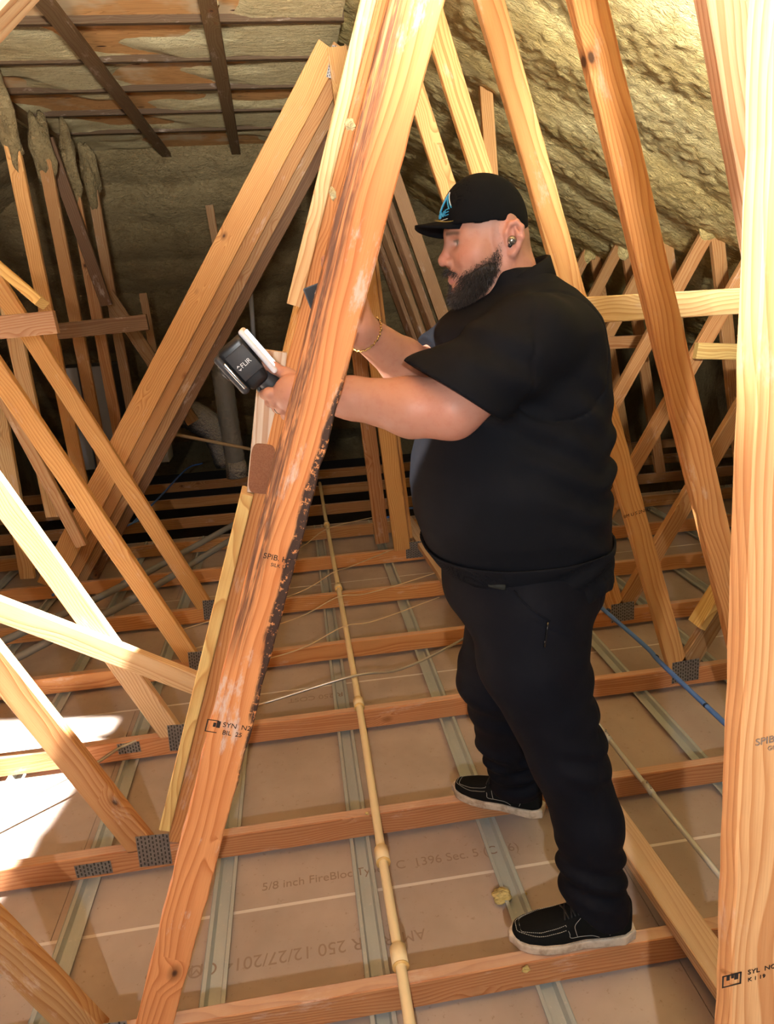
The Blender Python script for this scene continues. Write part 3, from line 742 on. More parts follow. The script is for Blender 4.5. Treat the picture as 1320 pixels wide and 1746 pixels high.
def skin_tone(V):
    Q = HL(V); a = Q.copy(); a[:, 1] = np.abs(a[:, 1]); C = np.tile(BASE, (len(V), 1))
    def mixc(w, c):
        nonlocal C
        w = np.clip(w, 0, 1)[:, None]; C = C*(1-w) + np.array(c)*w
    hd = (np.linalg.norm(Q-A3((.03, 0, 0)), axis=1) < .24)
    mixc(.55*bumpg(a, (.148, .0, -.03), (.014, .02, .016))*hd, (.62, .22, .17))
    mixc(.45*bumpg(a, (.100, .05, -.02), (.03, .03, .03))*hd, (.62, .26, .19))
    mixc(.5*bumpg(a, (0, .09, .0), (.03, .03, .05))*hd, (.60, .24, .18))
    mixc(.6*ss(Q[:, 2], -.03, -.09)*ss(Q[:, 0], .07, .0)*hd, (.52, .22, .15))
    lips = np.maximum(bumpg(a, (.128, .006, -.0625), (.014, .02, .0045)), bumpg(a, (.127, .006, -.0765), (.014, .018, .006)))
    mixc(1.1*lips*hd, (.46, .17, .15))
    brow = np.exp(-((Q[:, 2]-(.0245-.10*np.maximum(a[:, 1]-.035, 0)))/.0048)**2)*ss(a[:, 1], .010, .018)*ss(a[:, 1], .062, .050)*(Q[:, 0] > .085)
    mixc(.85*brow*hd, (.05, .03, .02))
    mixc(.95*np.exp(-((Q[:, 2]-.0078)/.0022)**2)*ss(a[:, 1], .018, .022)*ss(a[:, 1], .052, .048)*(Q[:, 0] > .10)*hd, (.04, .025, .02))
    eye = bumpg(a, (.1195, .034, .0025), (.012, .012, .0038)); mixc(1.5*eye*hd, (.70, .65, .62)); 
    mixc(1.4*bumpg(a, (.1215, .0335, .003), (.009, .0048, .0045))*hd, (.05, .07, .05))
    mixc(.42*beard_w(Q)*hd, (.10, .06, .045))
    st = ss(Q[:, 0], .012, -.01)*ss(Q[:, 2], -.045, .0)*(np.abs(a[:, 1]) < .084)*hd; mixc(.55*st, (.20, .12, .09))
    mixc(.35*ss(Q[:, 0], .055, .03)*ss(Q[:, 2], .0, .02)*hd*(a[:, 1] < .083), (.22, .13, .10))
    mixc(.35*bumpg(V, tuple(elL), (.08, .08, .08)), (.66, .24, .18))
    return C
def beard_w(Q):
    a1 = np.abs(Q[:, 1]); f = Q[:, 0]; u = Q[:, 2]
    top = np.interp(f, [.02, .05, .085, .112, .15], [.004, -.030, -.050, -.066, -.088])
    rear = np.interp(u, [-.155, -.115, -.06, .01], [.085, .055, .027, .021])
    w = ss(u, top+.012, top-.010)*ss(f, rear-.006, rear+.014)*ss(u, -.17, -.15)
    bare = np.exp(-((f-.124)/.036)**2 - (a1/.030)**2 - ((u+.078)/.019)**2)               # lips and the skin under them
    w = w*(1-np.clip(1.7*bare, 0, 1))
    w = w*(.40+.60*ss(u, .0, -.06))
    sp = np.exp(-(a1/.008)**2 - ((u+.092)/.010)**2)*(f > .09)
    mo = 1.0*np.exp(-((u+.0545+.32*np.maximum(a1-.010, 0))/.0042)**2)*ss(a1, .036, .028)*(f > .10)
    return np.clip(np.maximum(np.maximum(w, mo), .8*sp), 0, 1)
body = net_obj('body', body_sdf, (-.16, 1.24, 1.25), (.86, 1.90, 1.95), .0028, SKIN, man, skin_tone)

# beard: a shallow displaced shell with thousands of short hairs on it
def beard_sdf(P):
    Q = HL(P); w = beard_w(Q)
    n = np.sin(Q[:, 0]*520+3*np.sin(Q[:, 2]*190))*np.sin(Q[:, 1]*480+1)*np.sin(Q[:, 2]*450+2)
    return head_sdf(Q) - (-.006 + .012*ss(w, .78, 1.0) + .005*bumpg(Q, (.105, 0, -.120), (.03, .04, .03)) + .0007*n*w)
bv, bq = net(beard_sdf, tuple(E0+Vector((-.19, -.12, -.19))), tuple(E0+Vector((.05, .12, .04))), .0022)
beard = link('beard', mesh('beard', bv, bq.tolist(), True), HAIR, man)
rs = np.random.RandomState(3)
hv, hq = net(lambda P: head_sdf(HL(P)), tuple(E0+Vector((-.19, -.12, -.20))), tuple(E0+Vector((.06, .12, .05))), .0022)
hw = beard_w(HL(hv.astype(f4))); nrm = np.zeros_like(hv)
fn_ = np.cross(hv[hq[:, 2]]-hv[hq[:, 0]], hv[hq[:, 3]]-hv[hq[:, 1]])
for a in range(4): np.add.at(nrm, hq[:, a], fn_)
nrm /= np.linalg.norm(nrm, axis=1)[:, None]+1e-9
if np.mean(np.sum(nrm*(hv-ES), 1)) < 0: nrm = -nrm
cand = np.where(hw > .06)[0]; pick = np.repeat(cand, rs.poisson(2.4*np.clip(hw[cand]**1.1, .04, 1)))
m = len(pick); w1 = hw[pick][:, None]; n = nrm[pick]; p = hv[pick]+rs.randn(m, 3)*.0010 + n*.005*ss(w1, .78, 1.0)
Lh = (.005+.010*w1)*rs.uniform(.6, 1.3, (m, 1))
d = n*.55 + np.array((0, 0, -.8)) + np.array(tuple(Fv))*.1 + rs.randn(m, 3)*.36; d /= np.linalg.norm(d, axis=1)[:, None]
s = np.cross(d, rs.randn(m, 3)); s *= .00033/np.linalg.norm(s, axis=1)[:, None]
d2 = d + rs.randn(m, 3)*.4; d2 /= np.linalg.norm(d2, axis=1)[:, None]; mid = p+n*.0015+d*Lh*.5
HV = np.stack([p-s, p+s, mid+s*.8, mid-s*.8, mid+d2*Lh*.5], 1).reshape(-1, 3); k = np.arange(m)*5
HF = [(a, a+1, a+2, a+3) for a in k] + [(a+3, a+2, a+4) for a in k]
tag(link('beard_hairs', mesh('beard_hairs', HV, HF), HAIR, man), kind='stuff')

# ------------------------------------------------------------------ cap
def cap_edge(f, l): return .031 + .008*ss(f, .07, .11) + .011*np.exp(-((f-.045)/.045)**2) - .020*ss(f, .01, -.06) + 0*l
def cap_sdf(P):
    Q = HL(P)
    d = ellip(Q, (.042, 0, .036), (.1055, .0855, .111))
    d = smin(d, ellip(Q, (.075, 0, .050), (.070, .068, .080)), .04)
    e = smax(d, cap_edge(Q[:, 0], Q[:, 1]) - Q[:, 2], .003)
    return np.maximum(e, -(d+.004) + np.where(Q[:, 2] > .05, 0, 0))
def shell(P): return cap_sdf(P)
capo = net_obj('cap', cap_sdf, tuple(E0+Vector((-.17, -.12, -.03))), tuple(E0+Vector((.10, .12, .17))), .0024, CAPM, man)
bv = []; bf = []; ns, nt_ = 25, 9
for side in (0, 1):
    for i in range(ns):
        s = (-1+2*i/(ns-1))*.80
        for j in range(nt_):
            t = j/(nt_-1)
            f0 = .042+.101*math.sqrt(max(1-(s*.90)**2, 0)); l0 = .0815*s*.90/.9*.92
            ext = .080*math.sqrt(max(1-abs(s/.80)**2.6, 0))
            f = f0 - .006 + ext*t; l = l0*(1-.06*t)
            u = .054 - .007*t - .028*abs(s)**1.8*(.6+.4*t) + .008*s
            bv.append(HW(f, l, u - (.0045 if side else 0)))
o_ = ns*nt_
for i in range(ns-1):
    for j in range(nt_-1):
        a = i*nt_+j; bf.append((a, a+nt_, a+nt_+1, a+1)); bf.append((o_+a, o_+a+1, o_+a+nt_+1, o_+a+nt_))
for i in range(ns-1):
    a = i*nt_+nt_-1; bf.append((a, a+nt_, o_+a+nt_, o_+a)); a = i*nt_; bf.append((a, o_+a, o_+a+nt_, a+nt_))
obj('brim', bv, bf, CAPM, capo, True)
mb = MB(); ring = [HW(.150+.024*math.cos(q), .036+.024*math.sin(q),   .0502-.028*((.036+.024*math.sin(q))/.0815)**1.8*.85+.004+.008*(.036+.024*math.sin(q))/.08) for q in np.linspace(0, 2*math.pi, 25)]
mb.tube(ring, .0009, 5); mb.obj('gold_sticker_rim', flat('gold_foil', (.35, .26, .08), .4, .5, .6), capo)
# embroidered peak and lettering on the front panel, wrapped on the crown
LOGO = flat('blue_embroidery', (.035, .30, .52), .6); LOGW = flat('white_embroidery', (.62, .62, .58), .6)
def crown(az, u):                               # point on the cap crown at azimuth az from the front
    lo_, hi_ = .02, .16
    for _ in range(26):
        r = (lo_+hi_)/2
        p = HW(.042+r*math.cos(az), r*math.sin(az), u)
        q = HL(np.array([tuple(p)], f4)); dd = smin(ellip(q, (.042, 0, .036), (.1055, .0855, .111)), ellip(q, (.075, 0, .050), (.070, .068, .080)), .04)[0]
        if dd < 0: lo_ = r
        else: hi_ = r
    r += .0012; return HW(.042+r*math.cos(az), r*math.sin(az), u)
def stroke(name, pts, r, mat): 
    mb = MB()
    for pl in pts: mb.tube([crown(a, u) for a, u in pl], r, 5)
    return mb.obj(name, mat, capo)
def seg(a0, u0, a1, u1, n=6): return [(a0+(a1-a0)*i/n, u0+(u1-u0)*i/n) for i in range(n+1)]
stroke('logo_peak', [seg(.02, .070, .20, .108), seg(.20, .108, .46, .076), seg(.06, .070, .20, .098), seg(.21, .100, .40, .074)], .0013, LOGO)
stroke('logo_peak_light', [seg(-.02, .072, .19, .111), seg(.21, .110, .44, .080)], .0008, LOGW)
stroke('logo_letters', [seg(.00, .058, .00, .068, 3), seg(.00, .068, .09, .068, 3), seg(.09, .068, .09, .058, 3), seg(.09, .058, 0, .058, 3),
    seg(.13, .058, .14, .070, 3), seg(.14, .070, .22, .060, 3), seg(.22, .060, .23, .072, 3), seg(.28, .061, .28, .073, 3), seg(.28, .061, .40, .063, 3), seg(.28, .067, .39, .069, 3), seg(.28, .073, .40, .075, 3)], .0012, LOGO)
stroke('logo_underline', [seg(-.04, .0515, .38, .0545, 8)], .0008, LOGW)
# ear bud
eb = bmesh.new(); bmesh.ops.create_uvsphere(eb, u_segments=20, v_segments=14, radius=.0098)
for v in eb.verts: v.co.y *= .75
me = bpy.data.meshes.new('earbud'); eb.to_mesh(me); eb.free(); me.polygons.foreach_set('use_smooth', [True]*len(me.polygons))
p = HW(.0030, .0905, -.0005); link('earbud', me, flat('bronze_earbud', (.30, .26, .21), .22, .5, .8), man, Matrix.Translation(p))
MB().tube([HW(.006, .090, -.008), HW(.010, .091, -.0135)], [.0055, .0035], 8).obj('earbud_stem', BLK, man, True)

# ------------------------------------------------------------------ shirt
def prof_pts(lst, Y): 
    q = sorted([(at(x, y, Y).z, at(x, y, Y).x) for x, y in lst]); return np.array([a for a, b in q]), np.array([b for a, b in q])
FZ, FX = prof_pts([(822, 500), (806, 528), (778, 590), (745, 670), (722, 735), (709, 790), (706, 835), (712, 890), (730, 935), (752, 962), (790, 985), (800, 1030)], 1.53)
KZ, KX = prof_pts([(915, 430), (940, 458), (985, 492), (1018, 540), (1032, 590), (1037, 680), (1040, 740), (1037, 800), (1038, 860), (1040, 905), (1036, 950), (1033, 1000), (1032, 1030)], 1.50)
BZ = np.array([.98, 1.05, 1.15, 1.27, 1.40, 1.52, 1.60, 1.655, 1.70, 1.75]); BWD = np.array([.205, .215, .245, .255, .240, .232, .222, .180, .115, .085])
def torso(P, grow=0.0):
    z = P[:, 2]; xf = np.interp(z, FZ, FX); xb = np.interp(z, KZ, KX); c = (xf+xb)/2; a = (xb-xf)/2+grow; b = np.interp(z, BZ, BWD)+grow
    q = (np.abs((P[:, 0]-c)/a)**2.3 + np.abs((P[:, 1]-1.555)/b)**2.3)**(1/2.3)
    return (q-1)*np.minimum(a, b)*.92
slL = shL.lerp(elL, .82); slR = shR.lerp(elR, .80)
axL = (elL-shL).normalized(); axR = (elR-shR).normalized()
cutL = Vector((-.56, 0, -.83)).normalized(); endL = at(780, 677, 1.315)
def folds(P):
    x, y, z = P[:, 0], P[:, 1], P[:, 2]
    back = ss(x, .60, .72)*np.exp(-((z-1.30)/.10)**2)
    f = .009*back*np.sin(75*(z-.55*x) + 2*np.sin(9*y))
    low = np.exp(-((z-1.06)/.035)**2)*ss(x, .45, .6)
    f += .0055*low*np.sin(95*(z-.25*x)+np.sin(14*x)*1.5)
    q = (P-A3(shL))@A3(axL); r = P[:, 2]*80+P[:, 0]*35
    f += .005*np.exp(-((q-.10)/.07)**2)*np.sin(r)*ss(y, 1.47, 1.36)
    f += .004*np.exp(-((x-.62)/.06)**2-((z-1.44)/.09)**2)*np.sin(70*z+60*x)*ss(y, 1.5, 1.38)
    f += .0018*np.sin(23*x+7*z)*np.sin(19*z-5*y)*np.sin(21*y)
    return f
def shirt_sdf(P):
    d = torso(P)
    d = smin(d, ellip(P, (.50, 1.555, 1.60), (.175, .235, .075)), .05)
    zb = 1.045
    d = smax(d, zb-P[:, 2], .03)
    d = smax(d, P[:, 2]-1.735, .01)
    # sleeves, open at the cuff
    for s, ax, sh_, en, r0, r1, k in ((0, axL, shL, endL+Vector((-.004, 0, .010)), .094, .098, .035), (1, axR, shR, slR, .088, .084, .035)):
        q = (P-A3(en))@A3(cutL if s == 0 else ax)
        t = cap(P, sh_, en+ax*.08, r0, r1)
        if s == 0: t = smin(t, cap(P, en, at(722, 655, 1.335), .085, .062), .03)
        t2 = smax(t, q, .003)
        d = smin(d, t2, k)
    hole = np.linalg.norm(P-A3(shL+Vector((.055, 0, -.035))), axis=1)
    d = d + .0040*np.exp(-((hole-.135)/.0035)**2)*(P[:, 1] < 1.46)
    return d + folds(P)
shirt = net_obj('shirt', shirt_sdf, (.16, 1.18, .99), (.84, 1.92, 1.76), .0048, SHIRT, man, None, 1)
# shirt tail hanging over the trousers, split at the side
def tail_sdf(P):
    d = torso(P, .006) + folds(P)*.8 + -.0018*np.sin(30*np.arctan2(P[:, 1]-1.555, P[:, 0]-.55))*ss(P[:, 2], 1.06, .98)
    d = np.abs(d) - .0028
    x = P[:, 0]; near = P[:, 1] < 1.55
    zlo = np.where(x > .555, .985+.05*np.clip(.585-x, 0, .03)/.03 + .02*(x-.6), 1.012 - .1*np.clip(x-.36, 0, .2))
    zlo = np.where(x < .36, 1.04, zlo)
    return np.maximum(np.maximum(d, zlo-P[:, 2]), P[:, 2]-1.10)
net_obj('shirt_tail', tail_sdf, (.18, 1.28, .93), (.84, 1.84, 1.12), .004, SHIRT, shirt, None, 1)
# collar: stand-and-fall ring leaning with the neck
cv = []; cf = []; nu = 48; prof_c = [(-.004, .050, 0), (.000, .0, 1), (.006, -.004, 1), (.020, -.040, 1), (.016, -.042, 1), (.004, .000, 1)]
ccen = at(868, 478, 1.555); 
for i in range(nu):
    an = 2*math.pi*i/nu; ca, sa = math.cos(an), math.sin(an)       # 0 = front
    rx, ry = .080, .094
    cen = ccen + Fv*(ca*rx) + Lv*(sa*ry)
    rise = .036*(-ca) - .018*max(ca, 0)
    out = (Fv*ca/rx + Lv*sa/ry).normalized()
    fall = 1 + .55*max(ca, 0)**2
    for (o1, z1, _) in ((.000, .0), (.003, .014), (.009, .013), (.024, -.034*fall), (.020, -.038*fall), (-.002, -.04)) and [(.000, .0, 0), (.003, .014, 0), (.009, .013, 0), (.024, -.034*fall, 0), (.020, -.038*fall, 0), (-.002, -.04, 0)]:
        cv.append(cen + out*o1 + Uv*(rise+z1))
m6 = 6
for i in range(nu):
    j = (i+1) % nu
    for k in range(m6): cf.append((i*m6+k, j*m6+k, j*m6+(k+1) % m6, i*m6+(k+1) % m6))
co = obj('collar', cv, cf, SHIRT, shirt, True)

# ------------------------------------------------------------------ trousers
hipN, thN, kneN, clfN, ankN = at(898, 1030, 1.43), at(908, 1120, 1.41), at(968, 1290, 1.365), at(1003, 1400, 1.335), at(1012, 1540, 1.31)
hipF, thF, kneF, ankF = at(878, 1030, 1.68), at(848, 1150, 1.735), at(865, 1250, 1.79), at(882, 1330, 1.82)
PZ, PX0 = prof_pts([(756, 975), (757, 1000), (762, 1050), (768, 1100)], 1.56); PZ1, PX1 = prof_pts([(1032, 975), (1030, 1010), (1018, 1070), (1012, 1120)], 1.50)
def tro_sdf(P):
    z = P[:, 2]; xf = np.interp(z, PZ, PX0); xb = np.interp(z, PZ1, PX1); c = (xf+xb)/2; a = (xb-xf)/2
    q = (np.abs((P[:, 0]-c)/a)**2.3 + np.abs((P[:, 1]-1.552)/.205)**2.3)**(1/2.3)
    d = (q-1)*a*.9; d = smax(d, z-1.09, .01); d = smax(d, .90-z, .06)
    n = chain(P, [hipN, thN, kneN, clfN, ankN, ankN+Vector((0, 0, -.06))], [.135, .132, .094, .084, .086, .090], .03)
    f = chain(P, [hipF, thF, kneF, ankF, ankF+Vector((0, 0, -.05))], [.130, .118, .096, .084, .086], .03)
    n = smax(n, np.interp(P[:, 0], [.54, .60, .64, .70, .76], [.175, .145, .118, .108, .115]).astype(f4)-z, .004); f = smax(f, .085-z, .004)
    d = smin(d, n, .05); d = smin(d, f, .05)
    x, y = P[:, 0], P[:, 1]
    fo = .0055*np.exp(-((z-.60)/.09)**2)*np.sin(85*(z+.35*x)+2*np.sin(11*y))*ss(x, .50, .60)
    fo += .006*np.exp(-((z-.78)/.12)**2)*np.sin(62*(z-.45*x)+1.5*np.sin(9*x))*ss(x, .56, .68)
    fo += .0075*np.exp(-((z-.24)/.07)**2)*np.sin(88*(z+.28*x)+2*np.sin(13*y+3*x))
    fo += .007*np.exp(-((z-.20)/.10)**2)*np.sin(90*(z-.2*x)+1.2*np.sin(17*y))*ss(y, 1.55, 1.65)
    fo += .005*np.exp(-((z-.50)/.16)**2)*np.sin(58*(z+.2*x))*ss(y, 1.55, 1.65)
    seam = .0018*np.exp(-((x-(.615+.06*np.sin(2.2*(z-.4))))/.004)**2)*ss(y, 1.42, 1.36)
    pk = .0022*np.exp(-((z-(.985-.62*(x-.47)))/.004)**2)*ss(x, .46, .48)*ss(x, .615, .60)*(y < 1.5)
    return d + fo + seam + pk
tr = net_obj('trousers', tro_sdf, (.22, 1.17, .03), (.86, 1.98, 1.12), .0048, TROUS, man, None, 1)
def onleg(px, py, Y0=1.20, Y1=1.5):            # first point of the photo's ray on the trousers
    for i in range(240):
        p = at(px, py, Y0+(Y1-Y0)*i/240)
        if tro_sdf(np.array([tuple(p)], f4))[0] < .001: return p
    return at(px, py, 1.3)
zp = [onleg(x, y)+Vector((0, -.002, 0)) for x, y in ((934, 1060), (932, 1075), (930, 1090), (928, 1103))]
MB().tube(zp, .0028, 6).obj('zip_pull', flat('glossy_black_zip', (.004, .004, .004), .12, .6), tr, True)
bp = [onleg(x, y)+Vector((0, -.003, 0)) for x, y in ((782, 982), (800, 988), (822, 992), (842, 996), (862, 1000))]
MB().tube(bp, .0085, 8).obj('belt', flat('black_webbing', (.012, .014, .012), .7), man, True)
# belt loop, pocket edge
pe = [onleg(x, y)+Vector((0, -.0015, 0)) for x, y in ((876, 1006), (890, 1024), (908, 1040), (926, 1052), (938, 1058))]
MB().tube(pe, .0022, 6).obj('pocket_edge', TROUS, tr, True)
# ------------------------------------------------------------------ shoes
def shoe(name, label, heel, toe, parent):
    heel = Vector((heel[0], heel[1], 0)); toe = Vector((toe[0], toe[1], 0)); ax = (toe-heel); L = ax.length; ax.normalize(); lat = Vector((-ax.y, ax.x, 0))
    Mx = np.array([tuple(ax), tuple(lat), (0, 0, 1)], f4)
    ws = np.array([0, .03, .08, .14, .20, .25, .29, .315, .335])/.335*L; ww = np.array([.020, .036, .0385, .040, .051, .053, .046, .034, .008])
    hs = np.array([-.02, 0, .05, .09, .13, .17, .21, .26, .31, .36])/.335*L; hh = np.array([.135, .138, .138, .136, .124, .100, .080, .064, .050, .042])
    def loc(P): return (P-A3(heel))@Mx.T
    def outline(s, t, g=0.0): 
        w = np.interp(np.clip(s, 0, L), ws, ww)+g
        return np.maximum((np.abs(t)/np.maximum(w, .004)-1)*w*.8, np.maximum(-s-g, s-L-g))
    def up(P):
        q = loc(P); s, t, z = q.T; w = np.interp(s, ws, ww)-.003; h = np.interp(s, hs, hh)-.026
        zz = np.maximum((z-.026)/h, 0)
        pw = 2.6
        d = ((np.abs(t/np.maximum(w, .004))**pw + zz**pw)**(1/pw)-1)*np.minimum(w, h)*.75
        d = smax(d, np.maximum(-s+.004, s-L+.006), .012); d = smax(d, .022-z, .002)
        col = ellip(q, (.055, 0, .15), (.050, .030, .05)); return smax(d, -col, .006)
    def so(P):
        q = loc(P); s, t, z = q.T; d = outline(s, t, .004)
        zt = .030+.006*ss(s, .09, 0)
        return smax(smax(d, z-zt, .004), .0015-z, .004)
    lo = (min(heel.x, toe.x)-.07, min(heel.y, toe.y)-.07, -.005); hi = (max(heel.x, toe.x)+.07, max(heel.y, toe.y)+.07, .16)
    S_ = net_obj(name, up, lo, hi, .0032, NUB, parent, None, 1); S_['label'] = label
    net_obj('sole', so, lo, hi, .0032, SOLE, S_, None, 1)
    def Wp(s, t, z): return heel + ax*s + lat*t + Vector((0, 0, z))
    def topz(s, t):
        for z in np.linspace(.14, .028, 90):
            if up(np.array([tuple(Wp(s, t, z))], f4))[0] < 0: return z
        return .03
    mb = MB()
    def dashes(pts, r, on=True):
        pts = spline(pts, 10)
        for i in range(0, len(pts)-2, 3 if on else 2): mb.tube(pts[i:i+3], r, 4)
    for side in (-1, 1):                                     # welt, moc toe rows, quarter seams
        dashes([Wp(s, side*(float(np.interp(s, ws, ww))+.003), .0325+.006*max(0, 1-s/.09)) for s in np.linspace(.01, L-.006, 12)], .0008)
        for g_, hi_ in ((.66, 0), (.80, 0)):
            rowp = []
            for s in np.linspace(.19, L-.028+(.010 if g_ > .7 else 0), 8):
                w = float(np.interp(s, ws, ww))*g_*(1-.62*max(0, (s-(L-.085))/.085)**2)
                rowp.append(Wp(s, side*w, topz(s, side*w)+.0008))
            rowp.append(Wp(L-.026+(.010 if g_ > .7 else 0), 0, topz(L-.026+(.010 if g_ > .7 else 0), 0)+.0008)); dashes(rowp, .0008)
        def sidep(s, z):
            for t in np.linspace(.065, .005, 80):
                if up(np.array([tuple(Wp(s, side*t, z))], f4))[0] < 0: return Wp(s, side*(t+.0008), z)
            return Wp(s, side*.02, z)
        dashes([sidep(s, z) for s, z in ((.190, .078), (.182, .060), (.178, .046), (.150, .044), (.12, .042), (.10, .034))], .0007, False)
        dashes([sidep(s, z) for s, z in ((.150, .095), (.166, .078), (.164, .060), (.160, .046))], .0007, False)
        dashes([sidep(s, z) for s, z in ((.048, .105), (.056, .080), (.066, .056), (.072, .038))], .0007, False)
    mb.obj('stitching', THREAD, S_)
    mb = MB()
    for s in (.150, .168, .186):
        w = .024; mb.tube(spline([Wp(s-.006, -w, topz(s-.006, -w)+.002), Wp(s, 0, topz(s, 0)+.004), Wp(s+.004, w, topz(s+.004, w)+.002)], 5), .0022, 6)
        mb.tube(spline([Wp(s+.006, -w, topz(s+.006, -w)+.002), Wp(s, 0, topz(s, 0)+.005), Wp(s-.006, w, topz(s-.006, w)+.002)], 5), .0022, 6)
    mb.obj('laces', BLK, S_, True)
    return S_
shoe('shoe', 'near black moc-toe shoe', (.762, 1.303), (.432, 1.345), man)
shoe('shoe', 'far black moc-toe shoe', (.682, 1.766), (.418, 1.944), man)
# bracelet on the right wrist, ring on the left hand
fa = (wrR-elR).normalized(); bc = elR.lerp(wrR, .90); br = .0435; a_ = fa.cross(Vector((0, 0, 1))).normalized(); b_ = fa.cross(a_)
mb = MB()
for i in range(44):
    q = 2*math.pi*i/44; p = bc + (a_*math.cos(q)+b_*math.sin(q))*br; t = (-a_*math.sin(q)+b_*math.cos(q))
    s_ = (fa if i % 2 else (a_*math.cos(q)+b_*math.sin(q)))*.0022
    mb.tube([p-t*.0028+s_, p+t*.0028-s_], .0019, 5)
mb.obj('bracelet', GOLD, man, True)
mb = MB(); r0 = fing[2][1].lerp(fing[2][2], .35); td = (fing[2][2]-fing[2][1]).normalized(); u1 = td.cross(Vector((0, 0, 1))).normalized(); u2 = td.cross(u1)
mb.tube([r0+(u1*math.cos(q)+u2*math.sin(q))*.0115 for q in np.linspace(0, 2*math.pi, 19)], .0019, 6); mb.obj('ring', CHROME, man, True)
# ------------------------------------------------------------------ thermal camera in the left hand
tc = tag(empty('thermal_camera', DC), 'black pistol-grip thermal camera held in the man\'s left hand', 'camera')
DM = Matrix(((da.x, dh.x, dn.x, DC.x), (da.y, dh.y, dn.y, DC.y), (da.z, dh.z, dn.z, DC.z), (0, 0, 0, 1)))
def DMat(a, h, n): return DM @ Matrix.Translation((a, h, n))
GREY = flat('dark_grey_rubber', (.03, .03, .033), .55, .4)
def tp(co):                                     # the head narrows towards the grip and the lens
    k = 1-.30*max(0, co.y/.052); return Vector((co.x*k + .004*(co.y > 0), co.y, co.z*(1-.18*max(0, co.y/.052))))
link('housing', rbox((.034, .052, .036), .013, 4, tp), BLK, tc, DMat(0, 0, 0))
link('side_panel', rbox((.024, .030, .0015), .0014, 2), GREY, tc, DMat(-.001, -.004, .0365))
link('display_bezel', rbox((.006, .054, .034), .0055, 3), flat('sun_paled_bezel', (.72, .72, .75), .4, .5), tc, DMat(-.036, -.002, 0))  # bezel colour paled to carry the sunlight falling on it

link('lens_bumper', rbox((.009, .047, .037), .0085, 4), GREY, tc, DMat(.036, -.001, 0))
link('bumper_trim', rbox((.0035, .032, .0025), .0022, 3), CHROME, tc, DMat(.031, .004, .0375))
mb = MB(); mb.tube([DW(.044, -.012, 0), DW(.051, -.012, 0)], [.021, .019], 24); mb.obj('lens_ring', BLK, tc, True)
mb = MB(); mb.tube([DW(.0515, -.012, 0), DW(.0525, -.012, 0)], [.014, .014], 20); mb.obj('lens', flat('germanium_lens', (.10, .09, .09), .08, .7, .6), tc, True)
mb = MB(); mb.tube(spline([DW(-.006, .040, 0), DW(-.010, .075, 0), DW(-.016, .110, 0), DW(-.020, .150, 0)], 6), [.021]*6+[.0185]*6+[.018]*6+[.019], 16); mb.obj('grip', GREY, tc, True)
mb = MB(); mb.tube(spline([DW(.014, .050, 0), DW(.017, .062, 0), DW(.011, .076, 0)], 5), [.006]*5+[.005]*5+[.004], 8); mb.obj('trigger', BLK, tc, True)
scr = NT('sun_glow_display', .2, .5); scr.color((.3, .32, .36)); scr.b.inputs['Emission Color'].default_value = (.9, .95, 1.0, 1); scr.b.inputs['Emission Strength'].default_value = 2.5  # glow added to the display in place of sunlight on its face
WH = flat('white_lettering', (.75, .75, .75), .5)
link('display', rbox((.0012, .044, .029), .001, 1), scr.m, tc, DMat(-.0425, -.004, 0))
tb = -da; tu = -dh
text('logo_text', 'FLIR', .0135, WH, tc, DW(.0085, .0025, .0384), tb, tu, .0003)
mb = MB(); p = DW(.0135, -.002, .0384)
for sgn in (1, -1): mb.add([p+tu*.0015*sgn-tb*.0042, p+tu*.0062*sgn, p+tu*.0015*sgn+tb*.0042, p+tu*.0030*sgn], [(0, 1, 2, 3)])
mb.obj('logo_diamond', WH, tc)
# phone in the right hand
px_ = Vector((.29, 0, -.957)); py_ = Vector((.957, 0, .29)); pz_ = px_.cross(py_); pc_ = at(569, 503, 1.60)
ph = link('phone', rbox((.036, .060, .004), .0036, 3), flat('phone_black', (.006, .006, .007), .7, .2), None, Matrix(((px_.x, py_.x, pz_.x, pc_.x), (px_.y, py_.y, pz_.y, pc_.y), (px_.z, py_.z, pz_.z, pc_.z), (0, 0, 0, 1))))
tag(ph, 'black phone corner showing left of the front web, in the man\'s hidden right hand', 'phone')
# ------------------------------------------------------------------ pipes, conduits, cables
CREAM = flat('cream_pipe_plastic', (.84, .69, .42), .42, .45)
pipe = MB(); pts = [(.119, .95, .0190), (.124, 1.3, .0190), (.124, 1.67, .0190), (.134, 2.5, .0190), (.133, 3.8, .0190), (.128, 5.0, .0190), (.129, 6.2, .0190)]
pipe.tube(spline(pts, 6), .0145, 16); pp = tag(pipe.obj('sprinkler_pipe', CREAM, None, True), 'cream plastic pipe running away down the middle over the joists', 'pipe')
for yc, xl in ((1.335, .124), (1.68, .1245), (2.52, .134), (3.76, .133), (4.96, .128)):
    mb = MB(); mb.tube([(xl, yc-.028, .0190), (xl, yc-.026, .0190), (xl, yc+.026, .0190), (xl, yc+.028, .0190)], [.0190, .0226, .0226, .0190], 16); mb.obj('coupling', CREAM, pp, True)
    mb = MB(); mb.tube([(xl, yc-.030, .0190), (xl, yc-.0275, .0190)], [.0229, .0229], 16); mb.obj('glue_bead', flat('yellow_glue', (.75, .48, .16), .4), pp, True)
